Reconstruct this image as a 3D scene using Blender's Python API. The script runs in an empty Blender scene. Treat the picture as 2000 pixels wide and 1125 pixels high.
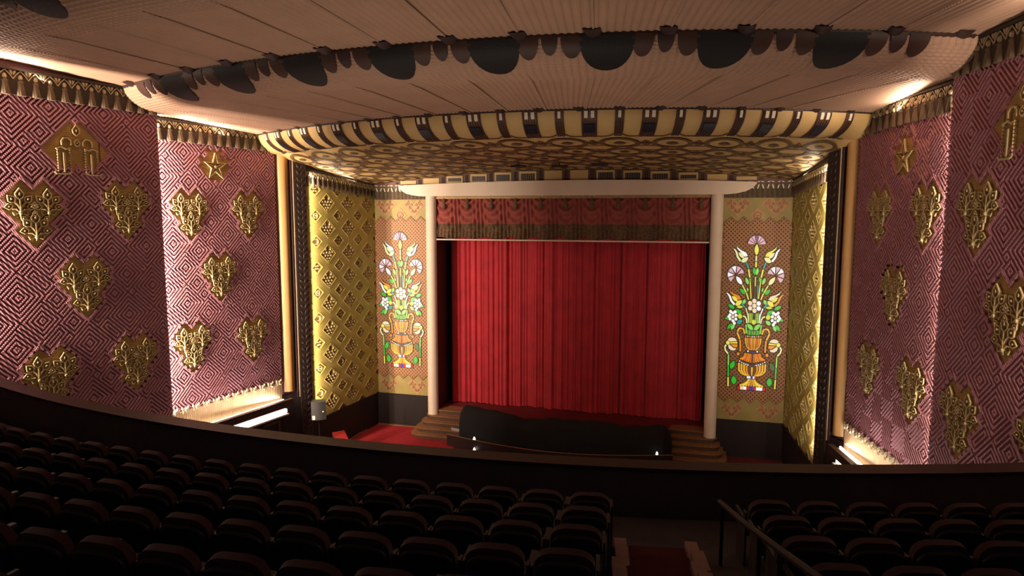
import bpy, bmesh, math, random
from math import sin, cos, pi, radians, atan2, sqrt, hypot
from mathutils import Matrix, Vector
random.seed(11)
SC = bpy.context.scene
COL = SC.collection

# ------------------------------------------------------------------ camera
cam_d = bpy.data.cameras.new('camera'); cam = bpy.data.objects.new('camera', cam_d); COL.objects.link(cam)
CX = 5.82
cam.location = (CX, 0, 0)
cam_d.sensor_width = 36; cam_d.lens = 1318.6 * 36 / 2000
cam_d.clip_start = 0.05; cam_d.clip_end = 200
cam.rotation_mode = 'XYZ'
cam.rotation_euler = (Matrix.Rotation(0.271, 3, 'Z') @ Matrix.Rotation(pi/2 - 0.108, 3, 'X') @ Matrix.Rotation(0.001, 3, 'Z')).to_euler()
SC.camera = cam

# ------------------------------------------------------------------ world, exposure
w = bpy.data.worlds.new('world'); SC.world = w; w.use_nodes = True
w.node_tree.nodes['Background'].inputs[0].default_value = (1.0, 0.78, 0.7, 1)
w.node_tree.nodes['Background'].inputs[1].default_value = 0.028
SC.view_settings.view_transform = 'Standard'; SC.view_settings.look = 'None'
SC.view_settings.exposure = 0.0; SC.view_settings.gamma = 1.0; SC.view_settings.use_curve_mapping = False

# ------------------------------------------------------------------ lights of the house and an added fill
WARM = (1.0, 0.70, 0.46); MILD = (1.0, 0.80, 0.62); WHITE = (1.0, 0.90, 0.80)
def area(name, loc, direction, sx, sy, power, col=WARM, up=(0, 0, 1), spread=pi):
    d = bpy.data.lights.new(name, 'AREA'); d.shape = 'RECTANGLE'; d.size = sx; d.size_y = sy
    d.energy = power; d.color = col; d.spread = spread
    o = bpy.data.objects.new(name, d); COL.objects.link(o)
    z = -Vector(direction).normalized(); u = Vector(up)
    x = u.cross(z).normalized(); y = z.cross(x)
    o.matrix_world = Matrix((( x.x, y.x, z.x, loc[0]), (x.y, y.y, z.y, loc[1]), (x.z, y.z, z.z, loc[2]), (0, 0, 0, 1)))
    return o
for sg, k in ((-1, 1.0), (1, 0.8)):
    xo = 0.0 if sg < 0 else 0.25
    # vertical slot lamps hidden behind the far edge of the near wall bay, washing the next bay
    if sg < 0: area('slot_lamp', (-11.57, 17.75, -2.0), (0.06, 1, 0), 0.14, 9.6, 2200, MILD)
    else: area('slot_lamp', (11.595, 18.15, -2.0), (0, 1, 0), 0.08, 9.6, 600, MILD)
    area('slot_lamp', (sg*(12.38+xo*.6), 11.6, -2.0), (-sg*0.10, 1, 0), 0.12, 9.6, 3000 if sg < 0 else 500, MILD)
    # vertical lamps behind the dark pilasters washing the gold walls and the stage
    area('slot_lamp', (sg*9.80, 24.98, -3.3), (-sg*0.02, 1, 0), 0.10, 10.0, 165 if sg < 0 else 90, MILD, spread=radians(105))
    # cove lamps on top of the friezes
    area('cove_lamp', (sg*11.0, 20.8, 2.9), (-sg*0.8, 0, .5), 3.4, 0.08, 130, MILD, up=(0, 0, 1))
    area('cove_lamp', (sg*(11.75+xo), 14.9, 3.68), (-sg*0.8, 0, .5), 5.2, 0.08, 130, MILD, up=(0, 0, 1))
    area('cove_lamp', (sg*9.6, 27.4, 1.55), (-sg*0.8, 0, .5), 4.6, 0.08, 40, MILD, up=(0, 0, 1))
    # trough lamps at the foot of the second bay
    area('trough_lamp', (sg*10.66, 21.5, -7.45), (-sg*0.25, 0, 1), 4.6, 0.12, 110*k, WHITE, up=(1, 0, 0))
# added fill, unseen below the balcony rail, to brighten ceiling and walls
area('added_fill_light', (0, 11.05, -4.75), (0, .75, .7), 10.0, 0.35, 360, MILD, up=(0, 0, 1))

# ------------------------------------------------------------------ materials
def lin(h):
    h = h.lstrip('#'); r = []
    for i in (0, 2, 4):
        c = int(h[i:i+2], 16)/255; r.append(c/12.92 if c <= .04045 else ((c+.055)/1.055)**2.4)
    return tuple(r)
def mat(name, col, rough=.6, metal=0., noise=None, bump=None, emit=None, sheen=0., col2=None, wave=None, alpha=None):
    m = bpy.data.materials.new(name); m.use_nodes = True
    nt = m.node_tree; N = nt.nodes; L = nt.links; b = N['Principled BSDF']
    c = lin(col) if isinstance(col, str) else col
    b.inputs['Base Color'].default_value = (*c, 1); b.inputs['Roughness'].default_value = rough; b.inputs['Metallic'].default_value = metal
    if sheen: b.inputs['Sheen Weight'].default_value = sheen
    tc = N.new('ShaderNodeTexCoord')
    if noise:
        n = N.new('ShaderNodeTexNoise'); n.inputs['Scale'].default_value = noise[0]; n.inputs['Detail'].default_value = 5
        L.new(tc.outputs['Object'], n.inputs['Vector'])
        cr = N.new('ShaderNodeValToRGB'); a = noise[1]
        c2 = lin(col2) if col2 else tuple(x*(1-a) for x in c)
        cr.color_ramp.elements[0].position = .3; cr.color_ramp.elements[1].position = .7
        cr.color_ramp.elements[0].color = (*c2, 1); cr.color_ramp.elements[1].color = (*c, 1)
        L.new(n.outputs['Fac'], cr.inputs[0]); L.new(cr.outputs[0], b.inputs['Base Color'])
    hsrc = None
    if bump:
        n = N.new('ShaderNodeTexNoise'); n.inputs['Scale'].default_value = bump[0]; n.inputs['Detail'].default_value = 4
        L.new(tc.outputs['Object'], n.inputs['Vector']); hsrc = n.outputs['Fac']; st = bump[1]; di = bump[2] if len(bump) > 2 else .02
    if wave:   # (direction vector, scale, strength)
        vd = N.new('ShaderNodeVectorMath'); vd.operation = 'DOT_PRODUCT'; vd.inputs[1].default_value = wave[0]
        L.new(tc.outputs['Object'], vd.inputs[0])
        mu = N.new('ShaderNodeMath'); mu.operation = 'MULTIPLY'; mu.inputs[1].default_value = wave[1]; L.new(vd.outputs['Value'], mu.inputs[0])
        si = N.new('ShaderNodeMath'); si.operation = 'SINE'; L.new(mu.outputs[0], si.inputs[0]); hsrc = si.outputs[0]; st = wave[2]; di = .01
    if hsrc:
        bp = N.new('ShaderNodeBump'); bp.inputs['Strength'].default_value = st; bp.inputs['Distance'].default_value = di
        L.new(hsrc, bp.inputs['Height']); L.new(bp.outputs[0], b.inputs['Normal'])
    if emit:
        b.inputs['Emission Color'].default_value = (*(lin(emit[0])), 1); b.inputs['Emission Strength'].default_value = emit[1]
    return m
M = dict(
    purple=mat('shaded_purple_plaster', '#633a44', .7, noise=(3, .12), bump=(60, .5, .012)),  # darker than the rope: shade of the grooves put into the colour
    rope=mat('purple_rope', '#b67c86', .6, noise=(4, .1), wave=((1, .6, 0), 95, .5)),
    hgold=mat('ochre_plaster', '#a88446', .6, noise=(5, .2), wave=((0, 1, 0), 110, .3)),
    trac=mat('gilt_tracery', '#cdb684', .5, .1, noise=(9, .25)),
    ceil=mat('tan_plaster_ceiling', '#b39079', .7, noise=(1.2, .1), bump=(40, .3, .01)),
    dkbrown=mat('dark_brown_paint', '#3a2422', .6, noise=(6, .2)),
    grille=mat('black_grille', '#0d0c0f', .7, noise=(20, .5), bump=(30, .5, .02)),
    lobe=mat('brown_lobe', '#42281f', .6, noise=(8, .2)),
    cream=mat('cream_plaster', '#cbaa70', .6, noise=(2, .1)),
    stripe=mat('brown_stripe', '#6b4836', .6, noise=(8, .2)),
    navy=mat('navy_block', '#1b1d2c', .5, noise=(8, .2)),
    palecream=mat('pale_cream', '#e6dcc4', .6, noise=(6, .1)),
    band=mat('olive_brown_band', '#6e5434', .6, noise=(4, .25)),
    gold=mat('olive_gold_plaster', '#b09e54', .65, 0., noise=(1.6, .22), bump=(30, .25, .01)),
    goldin=mat('ochre_recess', '#876636', .6, noise=(8, .3)),
    cluster=mat('pale_gilt', '#d3bc84', .6, 0., noise=(12, .3)),
    goldflat=mat('flat_gold_wall', '#a08e50', .6, noise=(1.8, .2), bump=(25, .2, .01)),
    peach=mat('peach_paint', '#b98c5e', .6, noise=(5, .15)),
    peachline=mat('brown_line_paint', '#8a5a38', .6, noise=(5, .15)),
    frieze=mat('frieze_dark_brown', '#33281e', .7, noise=(5, .25)),  # even dark brown of the frieze backing
    tassel=mat('tassel_plaster', '#655440', .6, noise=(8, .25), wave=((1, 0, 0), 120, .4)),
    drop=mat('pale_drop_plaster', '#b5a684', .5, noise=(9, .2)),
    skirt=mat('pleated_skirt', '#c9a880', .6, noise=(4, .12), wave=((1, 0, 0), 60, .5)),
    white=mat('white_column_paint', '#e4ccb6', .55, noise=(1.5, .06), bump=(15, .1, .01)),
    darkwood=mat('dark_wainscot', '#211212', .75, noise=(3, .3), wave=((1, 0, 0), 20, .2)),
    pilaster=mat('dark_pilaster', '#35231c', .55, noise=(14, .5), bump=(18, .8, .03)),
    colgold=mat('gold_cove_paint', '#b78c56', .5, noise=(2, .1)),
    trimrod=mat('cream_rod', '#e2c79c', .4),
    curtain=mat('red_curtain_velvet', '#cc2a36', .75, noise=(1.5, .25), bump=(50, .2, .005), sheen=.15),
    valgold=mat('valance_header_gold', '#b38e5a', .5, .1, noise=(6, .25)),
    carpet=mat('lit_red_carpet', '#a81822', .95, noise=(4, .25), bump=(90, .4, .01)),  # carpet red with the light of the left corner put in
    dcarpet=mat('dark_red_carpet', '#6e1620', .95, noise=(4, .3), bump=(90, .4, .01)),
    aislec=mat('aisle_dark_red_carpet', '#5e1a20', .95, noise=(4, .25), bump=(90, .4, .01)),
    stagefl=mat('stage_red_floor', '#7a1420', .85, noise=(2, .3)),
    step=mat('step_wood', '#9a6a44', .5, noise=(7, .3)),
    stepr=mat('step_riser_wood', '#5a3a28', .6, noise=(7, .3)),
    drape=mat('black_drape', '#1b181a', .9, noise=(3, .3), bump=(3, .3, .05)),
    pit=mat('pit_dark_wood', '#33201c', .45, noise=(5, .3)),
    brass=mat('brass_edge', '#b89868', .3, .6),
    parapet=mat('parapet_grey_black', '#7c767a', .8, noise=(4, .2)),
    rail=mat('balcony_rail_wood', '#4a3630', .5, noise=(6, .3)),
    black=mat('balcony_black', '#5a5558', .8, noise=(4, .3)),
    seatfab=mat('seat_velvet', '#4a2226', .85, noise=(30, .2), sheen=.3),
    shell=mat('seat_shell', '#3c383c', .55, noise=(10, .2)),
    arm=mat('armrest_wood', '#4a4444', .5, noise=(10, .2)),
    curb=mat('beige_curb', '#b08d86', .6, noise=(6, .2)),
    metal=mat('dark_metal', '#2c2a2c', .35, .7),
    speaker=mat('grey_speaker', '#474442', .5, noise=(40, .2)),
    signw=mat('white_sign', '#e8e0d4', .6), ink=mat('black_ink', '#1c1a1a', .6),
    redplastic=mat('red_seat', '#b02a26', .5),
    tube=mat('lit_tube', '#ffffff', .5, emit=('#fff1e2', 4.5)),
    foot=mat('lit_footlight', '#ffffff', .5, emit=('#fff1e2', 3.0)),
    lead=mat('lead_came', '#4a3a1c', .5, noise=(10, .3)),
    ledge=mat('white_ledge', '#e4dccb', .5),
    doorway=mat('dark_doorway', '#10141c', .6),
    tie=mat('valance_tassel', '#6e5236', .7, noise=(20, .4)),
)
# valance cloth: red above, brown woven band below
def valance_mat():
    m = mat('valance_cloth', '#96483f', .8, bump=(60, .3, .006)); nt = m.node_tree; N = nt.nodes; L = nt.links; b = N['Principled BSDF']
    tc = N.new('ShaderNodeTexCoord'); sp = N.new('ShaderNodeSeparateXYZ'); L.new(tc.outputs['Object'], sp.inputs[0])
    lt = N.new('ShaderNodeMath'); lt.operation = 'LESS_THAN'; lt.inputs[1].default_value = -.42; L.new(sp.outputs['Z'], lt.inputs[0])
    vo = N.new('ShaderNodeTexVoronoi'); vo.inputs['Scale'].default_value = 11; L.new(tc.outputs['Object'], vo.inputs['Vector'])
    cr = N.new('ShaderNodeValToRGB'); cr.color_ramp.elements[0].color = (*lin('#77593c'), 1); cr.color_ramp.elements[1].color = (*lin('#5a402c'), 1)
    cr.color_ramp.elements[0].position = .2; cr.color_ramp.elements[1].position = .7
    L.new(vo.outputs['Distance'], cr.inputs[0])
    mx = N.new('ShaderNodeMix'); mx.data_type = 'RGBA'; L.new(lt.outputs[0], mx.inputs[0])
    mx.inputs[6].default_value = (*lin('#96483f'), 1); L.new(cr.outputs[0], mx.inputs[7]); L.new(mx.outputs[2], b.inputs['Base Color'])
    return m
M['valance'] = valance_mat()
# perforated screen round the stained glass: staggered dots
def screen_mat():
    m = mat('perforated_screen', '#a5774c', .6, bump=(40, .2, .006)); nt = m.node_tree; N = nt.nodes; L = nt.links; b = N['Principled BSDF']
    tc = N.new('ShaderNodeTexCoord'); mp = N.new('ShaderNodeMapping'); mp.inputs['Rotation'].default_value = (0, 0, pi/4); mp.inputs['Scale'].default_value = (8.2, 8.2, 1)
    L.new(tc.outputs['Object'], mp.inputs[0])
    vo = N.new('ShaderNodeTexVoronoi'); vo.voronoi_dimensions = '2D'; vo.inputs['Scale'].default_value = 1.0; vo.inputs['Randomness'].default_value = 0
    L.new(mp.outputs[0], vo.inputs['Vector'])
    cr = N.new('ShaderNodeValToRGB'); cr.color_ramp.elements[0].color = (*lin('#5a2c18'), 1); cr.color_ramp.elements[1].color = (*lin('#a5774c'), 1)
    cr.color_ramp.elements[0].position = .26; cr.color_ramp.elements[1].position = .34
    L.new(vo.outputs['Distance'], cr.inputs[0]); L.new(cr.outputs[0], b.inputs['Base Color'])
    return m
M['screen'] = screen_mat()

# ------------------------------------------------------------------ mesh builder
class MB:
    def __init__(s): s.v = []; s.f = []
    def add(s, vs, fs):
        o = len(s.v); s.v += [tuple(p) for p in vs]; s.f += [tuple(i+o for i in f) for f in fs]
    def box(s, x0, x1, y0, y1, z0, z1):
        s.add([(x0,y0,z0),(x1,y0,z0),(x1,y1,z0),(x0,y1,z0),(x0,y0,z1),(x1,y0,z1),(x1,y1,z1),(x0,y1,z1)],
              [(0,3,2,1),(4,5,6,7),(0,1,5,4),(1,2,6,5),(2,3,7,6),(3,0,4,7)])
    def prism(s, poly, z0, z1, inset=0.0):   # poly in xy, extruded in z
        n = len(poly); top = poly
        if inset:
            cx = sum(p[0] for p in poly)/n; cy = sum(p[1] for p in poly)/n
            top = [(cx+(p[0]-cx)*(1-inset), cy+(p[1]-cy)*(1-inset)) for p in poly]
        s.add([(p[0],p[1],z0) for p in poly]+[(p[0],p[1],z1) for p in top],
              [tuple(range(n-1,-1,-1)), tuple(range(n,2*n))]+[(i,(i+1)%n,n+(i+1)%n,n+i) for i in range(n)])
    def grid(s, fn, nu, nv, closeu=False):
        vs = [fn(i/nu, j/nv) for j in range(nv+1) for i in range(nu+1)]
        s.add(vs, [(j*(nu+1)+i, j*(nu+1)+i+1, (j+1)*(nu+1)+i+1, (j+1)*(nu+1)+i) for j in range(nv) for i in range(nu)])
    def tube(s, pts, r, n=5, closed=False, rz=None):
        pts = [Vector(p) for p in pts]; m = len(pts); vs = []
        for i, p in enumerate(pts):
            a = pts[(i-1) % m] if (i or closed) else p; b = pts[(i+1) % m] if (i < m-1 or closed) else p
            t = (b-a).normalized(); u = Vector((0,0,1)) if abs(t.z) < .9 else Vector((1,0,0))
            x = t.cross(u).normalized(); y = x.cross(t)
            rr = r[i] if isinstance(r, (list, tuple)) else r
            for k in range(n):
                an = 2*pi*k/n + pi/n; vs.append(p + x*cos(an)*rr + y*sin(an)*(rz or rr))
        fs = [(i*n+k, i*n+(k+1)%n, ((i+1)%m)*n+(k+1)%n, ((i+1)%m)*n+k) for i in range(m if closed else m-1) for k in range(n)]
        if not closed: fs += [tuple(range(n-1,-1,-1)), tuple(range((m-1)*n, m*n))]
        s.add(vs, fs)
    def lathe(s, prof, n=16, c=(0, 0)):    # prof (r,z)
        vs = [(c[0]+r*cos(2*pi*k/n), c[1]+r*sin(2*pi*k/n), z) for r, z in prof for k in range(n)]
        fs = [(i*n+k, i*n+(k+1)%n, (i+1)*n+(k+1)%n, (i+1)*n+k) for i in range(len(prof)-1) for k in range(n)]
        fs += [tuple(range(n-1,-1,-1)), tuple(range((len(prof)-1)*n, len(prof)*n))]
        s.add(vs, fs)
    def mesh(s, name, m, smooth=False, clip=None):
        me = bpy.data.meshes.new(name); me.from_pydata(s.v, [], s.f)
        bm = bmesh.new(); bm.from_mesh(me)
        if clip:
            for co, no in clip:
                bmesh.ops.bisect_plane(bm, geom=bm.verts[:]+bm.edges[:]+bm.faces[:], plane_co=co, plane_no=no, clear_outer=True)
        bmesh.ops.recalc_face_normals(bm, faces=bm.faces[:])
        bm.to_mesh(me); bm.free()
        for mm in (m if isinstance(m, (list, tuple)) else [m]): me.materials.append(M[mm] if isinstance(mm, str) else mm)
        if smooth:
            me.polygons.foreach_set('use_smooth', [True]*len(me.polygons))
            try: me.set_sharp_from_angle(angle=radians(40))
            except Exception: pass
        me.update(); return me
def link(name, data, parent=None, mw=None, label=None, cat=None, group=None, kind=None):
    o = bpy.data.objects.new(name, data); COL.objects.link(o)
    if parent is not None: o.parent = parent
    if mw is not None: o.matrix_local = mw if isinstance(mw, Matrix) else Matrix.Translation(mw)
    if label: o['label'] = label
    if cat: o['category'] = cat
    if group: o['group'] = group
    if kind: o['kind'] = kind
    return o
def part(name, mb, m, parent, mw=None, smooth=False, **k):
    return link(name, mb.mesh(name, m, smooth), parent, mw, **k)

FZ = -10.45          # orchestra floor
# ------------------------------------------------------------------ wall frames: local x along the wall (left to right as seen), y up, z into the room
def frame(p0, p1):
    t = Vector((p1[0]-p0[0], p1[1]-p0[1], 0)); Lw = t.length; t.normalize(); n = t.cross(Vector((0,0,1)))
    # room side normal: x cross y(up) = z
    n = t.cross(Vector((0, 0, 1)))
    return Matrix(((t.x, 0, n.x, p0[0]), (t.y, 0, n.y, p0[1]), (0, 1, 0, 0), (0, 0, 0, 1))), Lw
# second bay, first bay (near), gold bay; [0] = end nearest the balcony, [1] = end nearest the stage
S = .196
def wall_pts(sg, which):
    if which == 2: a, b = (sg*11.64, 18.58), (sg*10.635, 23.69)
    elif which == 1:
        x0 = 11.20 if sg < 0 else 11.46
        a, b = (sg*(x0+S*5.6), 18.33-5.6), (sg*x0, 18.33)
    elif which == 0:
        x0 = 11.92 if sg < 0 else 12.18
        a, b = (sg*(x0+S*5), 12.2-5), (sg*x0, 12.2)
    else: a, b = (sg*10.03, 24.85), (sg*9.53, 30.1)
    return (a, b) if sg < 0 else (b, a)      # left to right as seen
def U(sg, Lw, s_from_near):                  # distance from the near end -> local x
    return s_from_near if sg < 0 else Lw - s_from_near

# ------------------------------------------------------------------ heart medallion (local: x right, y up, z out), tip at origin
G = .2
HEART_CELLS = set()
for i in range(1, 8):
    for j in range(1, 8):
        if not (i >= 6 and j >= 6) and (i, j) not in ((7, 1), (1, 7)): HEART_CELLS.add((i, j))
for i in range(0, 4):
    for j in range(0, 4): HEART_CELLS.add((i, j))
R2 = 1/sqrt(2)
def ab2uv(a, b): return ((a-b)*R2, (a+b)*R2)
def cell_plate(cells, z0, z1, z2=0.0):
    mb = MB()
    for i, j in cells:
        q = [ab2uv(x*G, y*G) for x, y in ((i, j), (i+1, j), (i+1, j+1), (i, j+1))]
        mb.add([(p[0], p[1], z1) for p in q], [(0, 1, 2, 3)])
    return mb
def border_bars(cells, wd=.045, h=.075):
    mb = MB()
    for i, j in cells:
        for di, dj, e in ((-1, 0, ((i, j), (i, j+1))), (1, 0, ((i+1, j), (i+1, j+1))), (0, -1, ((i, j), (i+1, j))), (0, 1, ((i, j+1), (i+1, j+1)))):
            if (i+di, j+dj) in cells: continue
            (x0, y0), (x1, y1) = e
            x0 *= G; x1 *= G; y0 *= G; y1 *= G
            if x0 == x1: bx = (x0-wd, x0+wd, y0-wd, y1+wd)
            else: bx = (x0-wd, x1+wd, y0-wd, y0+wd)
            o = [ab2uv(a, b) for a, b in ((bx[0], bx[2]), (bx[1], bx[2]), (bx[1], bx[3]), (bx[0], bx[3]))]
            cx = (bx[0]+bx[1])/2; cy = (bx[2]+bx[3])/2; k = .5
            ii = [ab2uv(cx+(a-cx)*(.95 if bx[1]-bx[0] > .15 else k), cy+(b-cy)*(.95 if bx[3]-bx[2] > .15 else k)) for a, b in ((bx[0], bx[2]), (bx[1], bx[2]), (bx[1], bx[3]), (bx[0], bx[3]))]
            mb.add([(p[0], p[1], 0) for p in o]+[(p[0], p[1], h) for p in ii], [(4, 5, 6, 7)]+[(q, (q+1) % 4, 4+(q+1) % 4, 4+q) for q in range(4)])
    return mb
def bud(mb, cx, cy, w, h, ang=0, r=.022, z=.06, inner=True):
    ca, sa = cos(ang), sin(ang)
    def T(x, y): return (cx+x*ca-y*sa, cy+x*sa+y*ca, z)
    out = [(0, -h/2), (w*.38, -h*.3), (w*.5, 0), (w*.28, h*.22), (0, h/2), (-w*.28, h*.22), (-w*.5, 0), (-w*.38, -h*.3)]
    mb.tube([T(*p) for p in out], r, 4, closed=True, rz=r*1.8)
    if inner:
        q = [T(x*.42, y*.42) for x, y in out]
        mb.prism([(p[0], p[1]) for p in q], z-.03, z+.035, .5)
def bouquet(mb, cx, cy, k):
    bud(mb, cx, cy+.24*k, .19*k, .27*k, 0, .022)
    for sx in (-1, 1):
        bud(mb, cx+sx*.19*k, cy+.12*k, .17*k, .22*k, -sx*.75, .02)
        bud(mb, cx+sx*.25*k, cy-.07*k, .14*k, .19*k, -sx*1.7, .018)
        mb.tube([(cx, cy-.16*k, .05), (cx+sx*.05*k, cy-.04*k, .07), (cx+sx*.12*k, cy+.03*k, .06)], .018, 4, rz=.035)
        mb.tube([(cx, cy-.20*k, .05), (cx+sx*.09*k, cy-.13*k, .07), (cx+sx*.17*k, cy-.13*k, .06)], .018, 4, rz=.035)
        mb.tube([(cx+sx*.07*k, cy-.24*k, .05), (cx+sx*.14*k, cy-.27*k, .06), (cx+sx*.17*k, cy-.2*k, .05)], .018, 4, rz=.03)
    mb.tube([(cx, cy-.30*k, .05), (cx, cy-.1*k, .07), (cx, cy+.1*k, .06)], .022, 4, rz=.04)
    mb.prism([(cx+.05*k*cos(a*pi/3), cy-.22*k+.05*k*sin(a*pi/3)) for a in range(6)], .02, .11, .4)
def heart_tracery():
    mb = MB()
    for sx in (-1, 1): bouquet(mb, sx*.36, 1.27, 1.12)
    bouquet(mb, 0, .62, 1.18)
    bud(mb, 0, 1.24, .13, .18); bud(mb, 0, 1.02, .11, .14)
    for sx in (-1, 1): bud(mb, sx*.30, .88, .12, .16, -sx*.8, .018)
    return mb
_t = heart_tracery(); _t.v = [(x, y, z*1.15) for x, y, z in _t.v]
trac_me = _t.mesh('flower_tracery', 'trac', smooth=False)
plate_me = cell_plate(HEART_CELLS, 0, .014).mesh('medallion_plate', 'hgold')
bord_me = border_bars(HEART_CELLS).mesh('medallion_border', 'rope')

# star and emblem medallions
STAR_CELLS = {(i, j) for i in range(0, 5) for j in range(0, 5)} - {(0, 0)} | {(1, 5), (5, 1), (3, 5), (5, 3)}
EMB_CELLS = ({(i, j) for i in range(0, 7) for j in range(0, 7) if 3 <= i+j <= 11})
def star_mb():
    mb = MB(); c = (0, .72)
    pts = []
    for k in range(10):
        a = pi/2+k*pi/5; r_ = .48 if k % 2 == 0 else .17
        pts.append((c[0]+r_*cos(a), c[1]+r_*sin(a), .06))
    mb.tube(pts, .03, 4, closed=True, rz=.05)
    for k in range(5):
        a = pi/2+k*2*pi/5; mb.tube([(c[0], c[1], .06), (c[0]+.34*cos(a), c[1]+.34*sin(a), .05)], .016, 4, rz=.03)
    mb.prism([(c[0]+.07*cos(a*pi/3), c[1]+.07*sin(a*pi/3)) for a in range(6)], .03, .1, .3)
    return mb
def emblem_mb():
    mb = MB()
    for sx in (-1, 1):      # two stepped towers, beaded edges, curled top
        for x in (.22, .56):
            for k in range(9):
                mb.prism([(sx*x+.032*cos(a*pi/2), .38+.075*k+.04*sin(a*pi/2)) for a in range(4)], .02, .09, .4)
        mb.tube([(sx*.2, .36, .06), (sx*.3, .30, .06), (sx*.62, .30, .06), (sx*.66, .36, .06)], .028, 4, rz=.045)
        mb.tube([(sx*.39, .34, .06), (sx*.39, .9, .06)], .03, 4, rz=.05)
        mb.tube([(sx*(.30+.14*cos(a)), 1.18+.15*sin(a), .06) for a in [k*.8 - .5 for k in range(6)]], .024, 4, rz=.045)
        mb.tube([(sx*.6, 1.0, .06), (sx*.44, 1.06, .06), (sx*.32, 1.0, .06), (sx*.2, 1.04, .06)], .024, 4, rz=.045)
    bud(mb, 0, 1.56, .2, .3); bud(mb, 0, 1.2, .16, .2)
    return mb
star_plate = cell_plate(STAR_CELLS, 0, .014).mesh('medallion_plate', 'hgold'); star_b = border_bars(STAR_CELLS, .03, .05).mesh('medallion_border', 'rope')
star_t = star_mb().mesh('star_outline', 'trac')
emb_plate = cell_plate(EMB_CELLS, 0, .014).mesh('medallion_plate', 'hgold'); emb_b = border_bars(EMB_CELLS, .03, .05).mesh('medallion_border', 'rope')
emb_t = emblem_mb().mesh('emblem_relief', 'trac')

# ------------------------------------------------------------------ ridged purple field
def ridge_field(W, z0, z1, items, seed, bound):
    rnd = random.Random(seed); blocked = set()
    for cells, (ai, bi) in items:
        for i, j in cells: blocked.add((i+ai, j+bi))
    # lattice range
    corners = [((u+v)*R2/G, (v-u)*R2/G) for u in (0, W) for v in (z0, z1)]
    a0 = int(min(c[0] for c in corners))-2; a1 = int(max(c[0] for c in corners))+2
    b0 = int(min(c[1] for c in corners))-2; b1 = int(max(c[1] for c in corners))+2
    def inside(i, j):
        u, v = ab2uv((i+.5)*G, (j+.5)*G); return -.35 < u < W+.35 and z0-.35 < v < z1+.35
    free = {(i, j) for i in range(a0, a1) for j in range(b0, b1) if inside(i, j)} - blocked
    rects = []
    def tryput(i, j, n, m):
        cs = [(i+x, j+y) for x in range(n) for y in range(m)]
        if all(c in free for c in cs):
            for c in cs: free.discard(c)
            rects.append((i, j, n, m)); return True
    for n, tries in ((5, .5), (4, 1.0), (3, 1.0)):
        order = sorted(free); 
        # scan along diagonals so that big diamonds touch corner to corner
        order.sort(key=lambda c: (((c[0]+c[1]) // n) * 1.0 + rnd.random()*.9, c[0]))
        for c in order:
            if n == 5 and rnd.random() > .12: continue
            tryput(c[0], c[1], n, n)
    for n, m in ((2, 4), (4, 2), (2, 3), (3, 2), (2, 2), (1, 4), (4, 1), (1, 3), (3, 1), (1, 2), (2, 1), (1, 1)):
        for c in sorted(free): tryput(c[0], c[1], n, m)
    mb = MB(); hw = .039; h = .07
    for i, j, n, m in rects:
        x0, y0, x1, y1 = i*G, j*G, (i+n)*G, (j+m)*G; k = 0
        d = .05
        while d < min(x1-x0, y1-y0)/2 - .02:
            def rect(e): return [ab2uv(a, b) for a, b in ((x0+d+e, y0+d+e), (x1-d-e, y0+d+e), (x1-d-e, y1-d-e), (x0+d+e, y1-d-e))]
            last = min(x1-x0, y1-y0)/2-d < hw*1.6
            rs = [rect(-hw), rect(-hw*.5), rect(hw*.5), rect(hw)]
            zs = [0, h, h, 0]
            vs = [(p[0], p[1], zz) for r_, zz in zip(rs, zs) for p in r_]
            mb.add(vs, [(r*4+q, r*4+(q+1) % 4, (r+1)*4+(q+1) % 4, (r+1)*4+q) for r in range(3) for q in range(4)])
            d += .1
        if n >= 3 and m >= 3:
            cx, cy = (x0+x1)/2, (y0+y1)/2; q = [ab2uv(cx+a*.03, cy+b*.03) for a, b in ((-1, -1), (1, -1), (1, 1), (-1, 1))]
            mb.prism(q, 0, .05, .4)
    clip = [((0, 0, 0), (-1, 0, 0)), ((W, 0, 0), (1, 0, 0)), ((0, z0, 0), (0, -1, 0)), ((0, z1, 0), (0, 1, 0))]
    return mb.mesh('rope_relief', 'rope', clip=clip)

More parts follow.
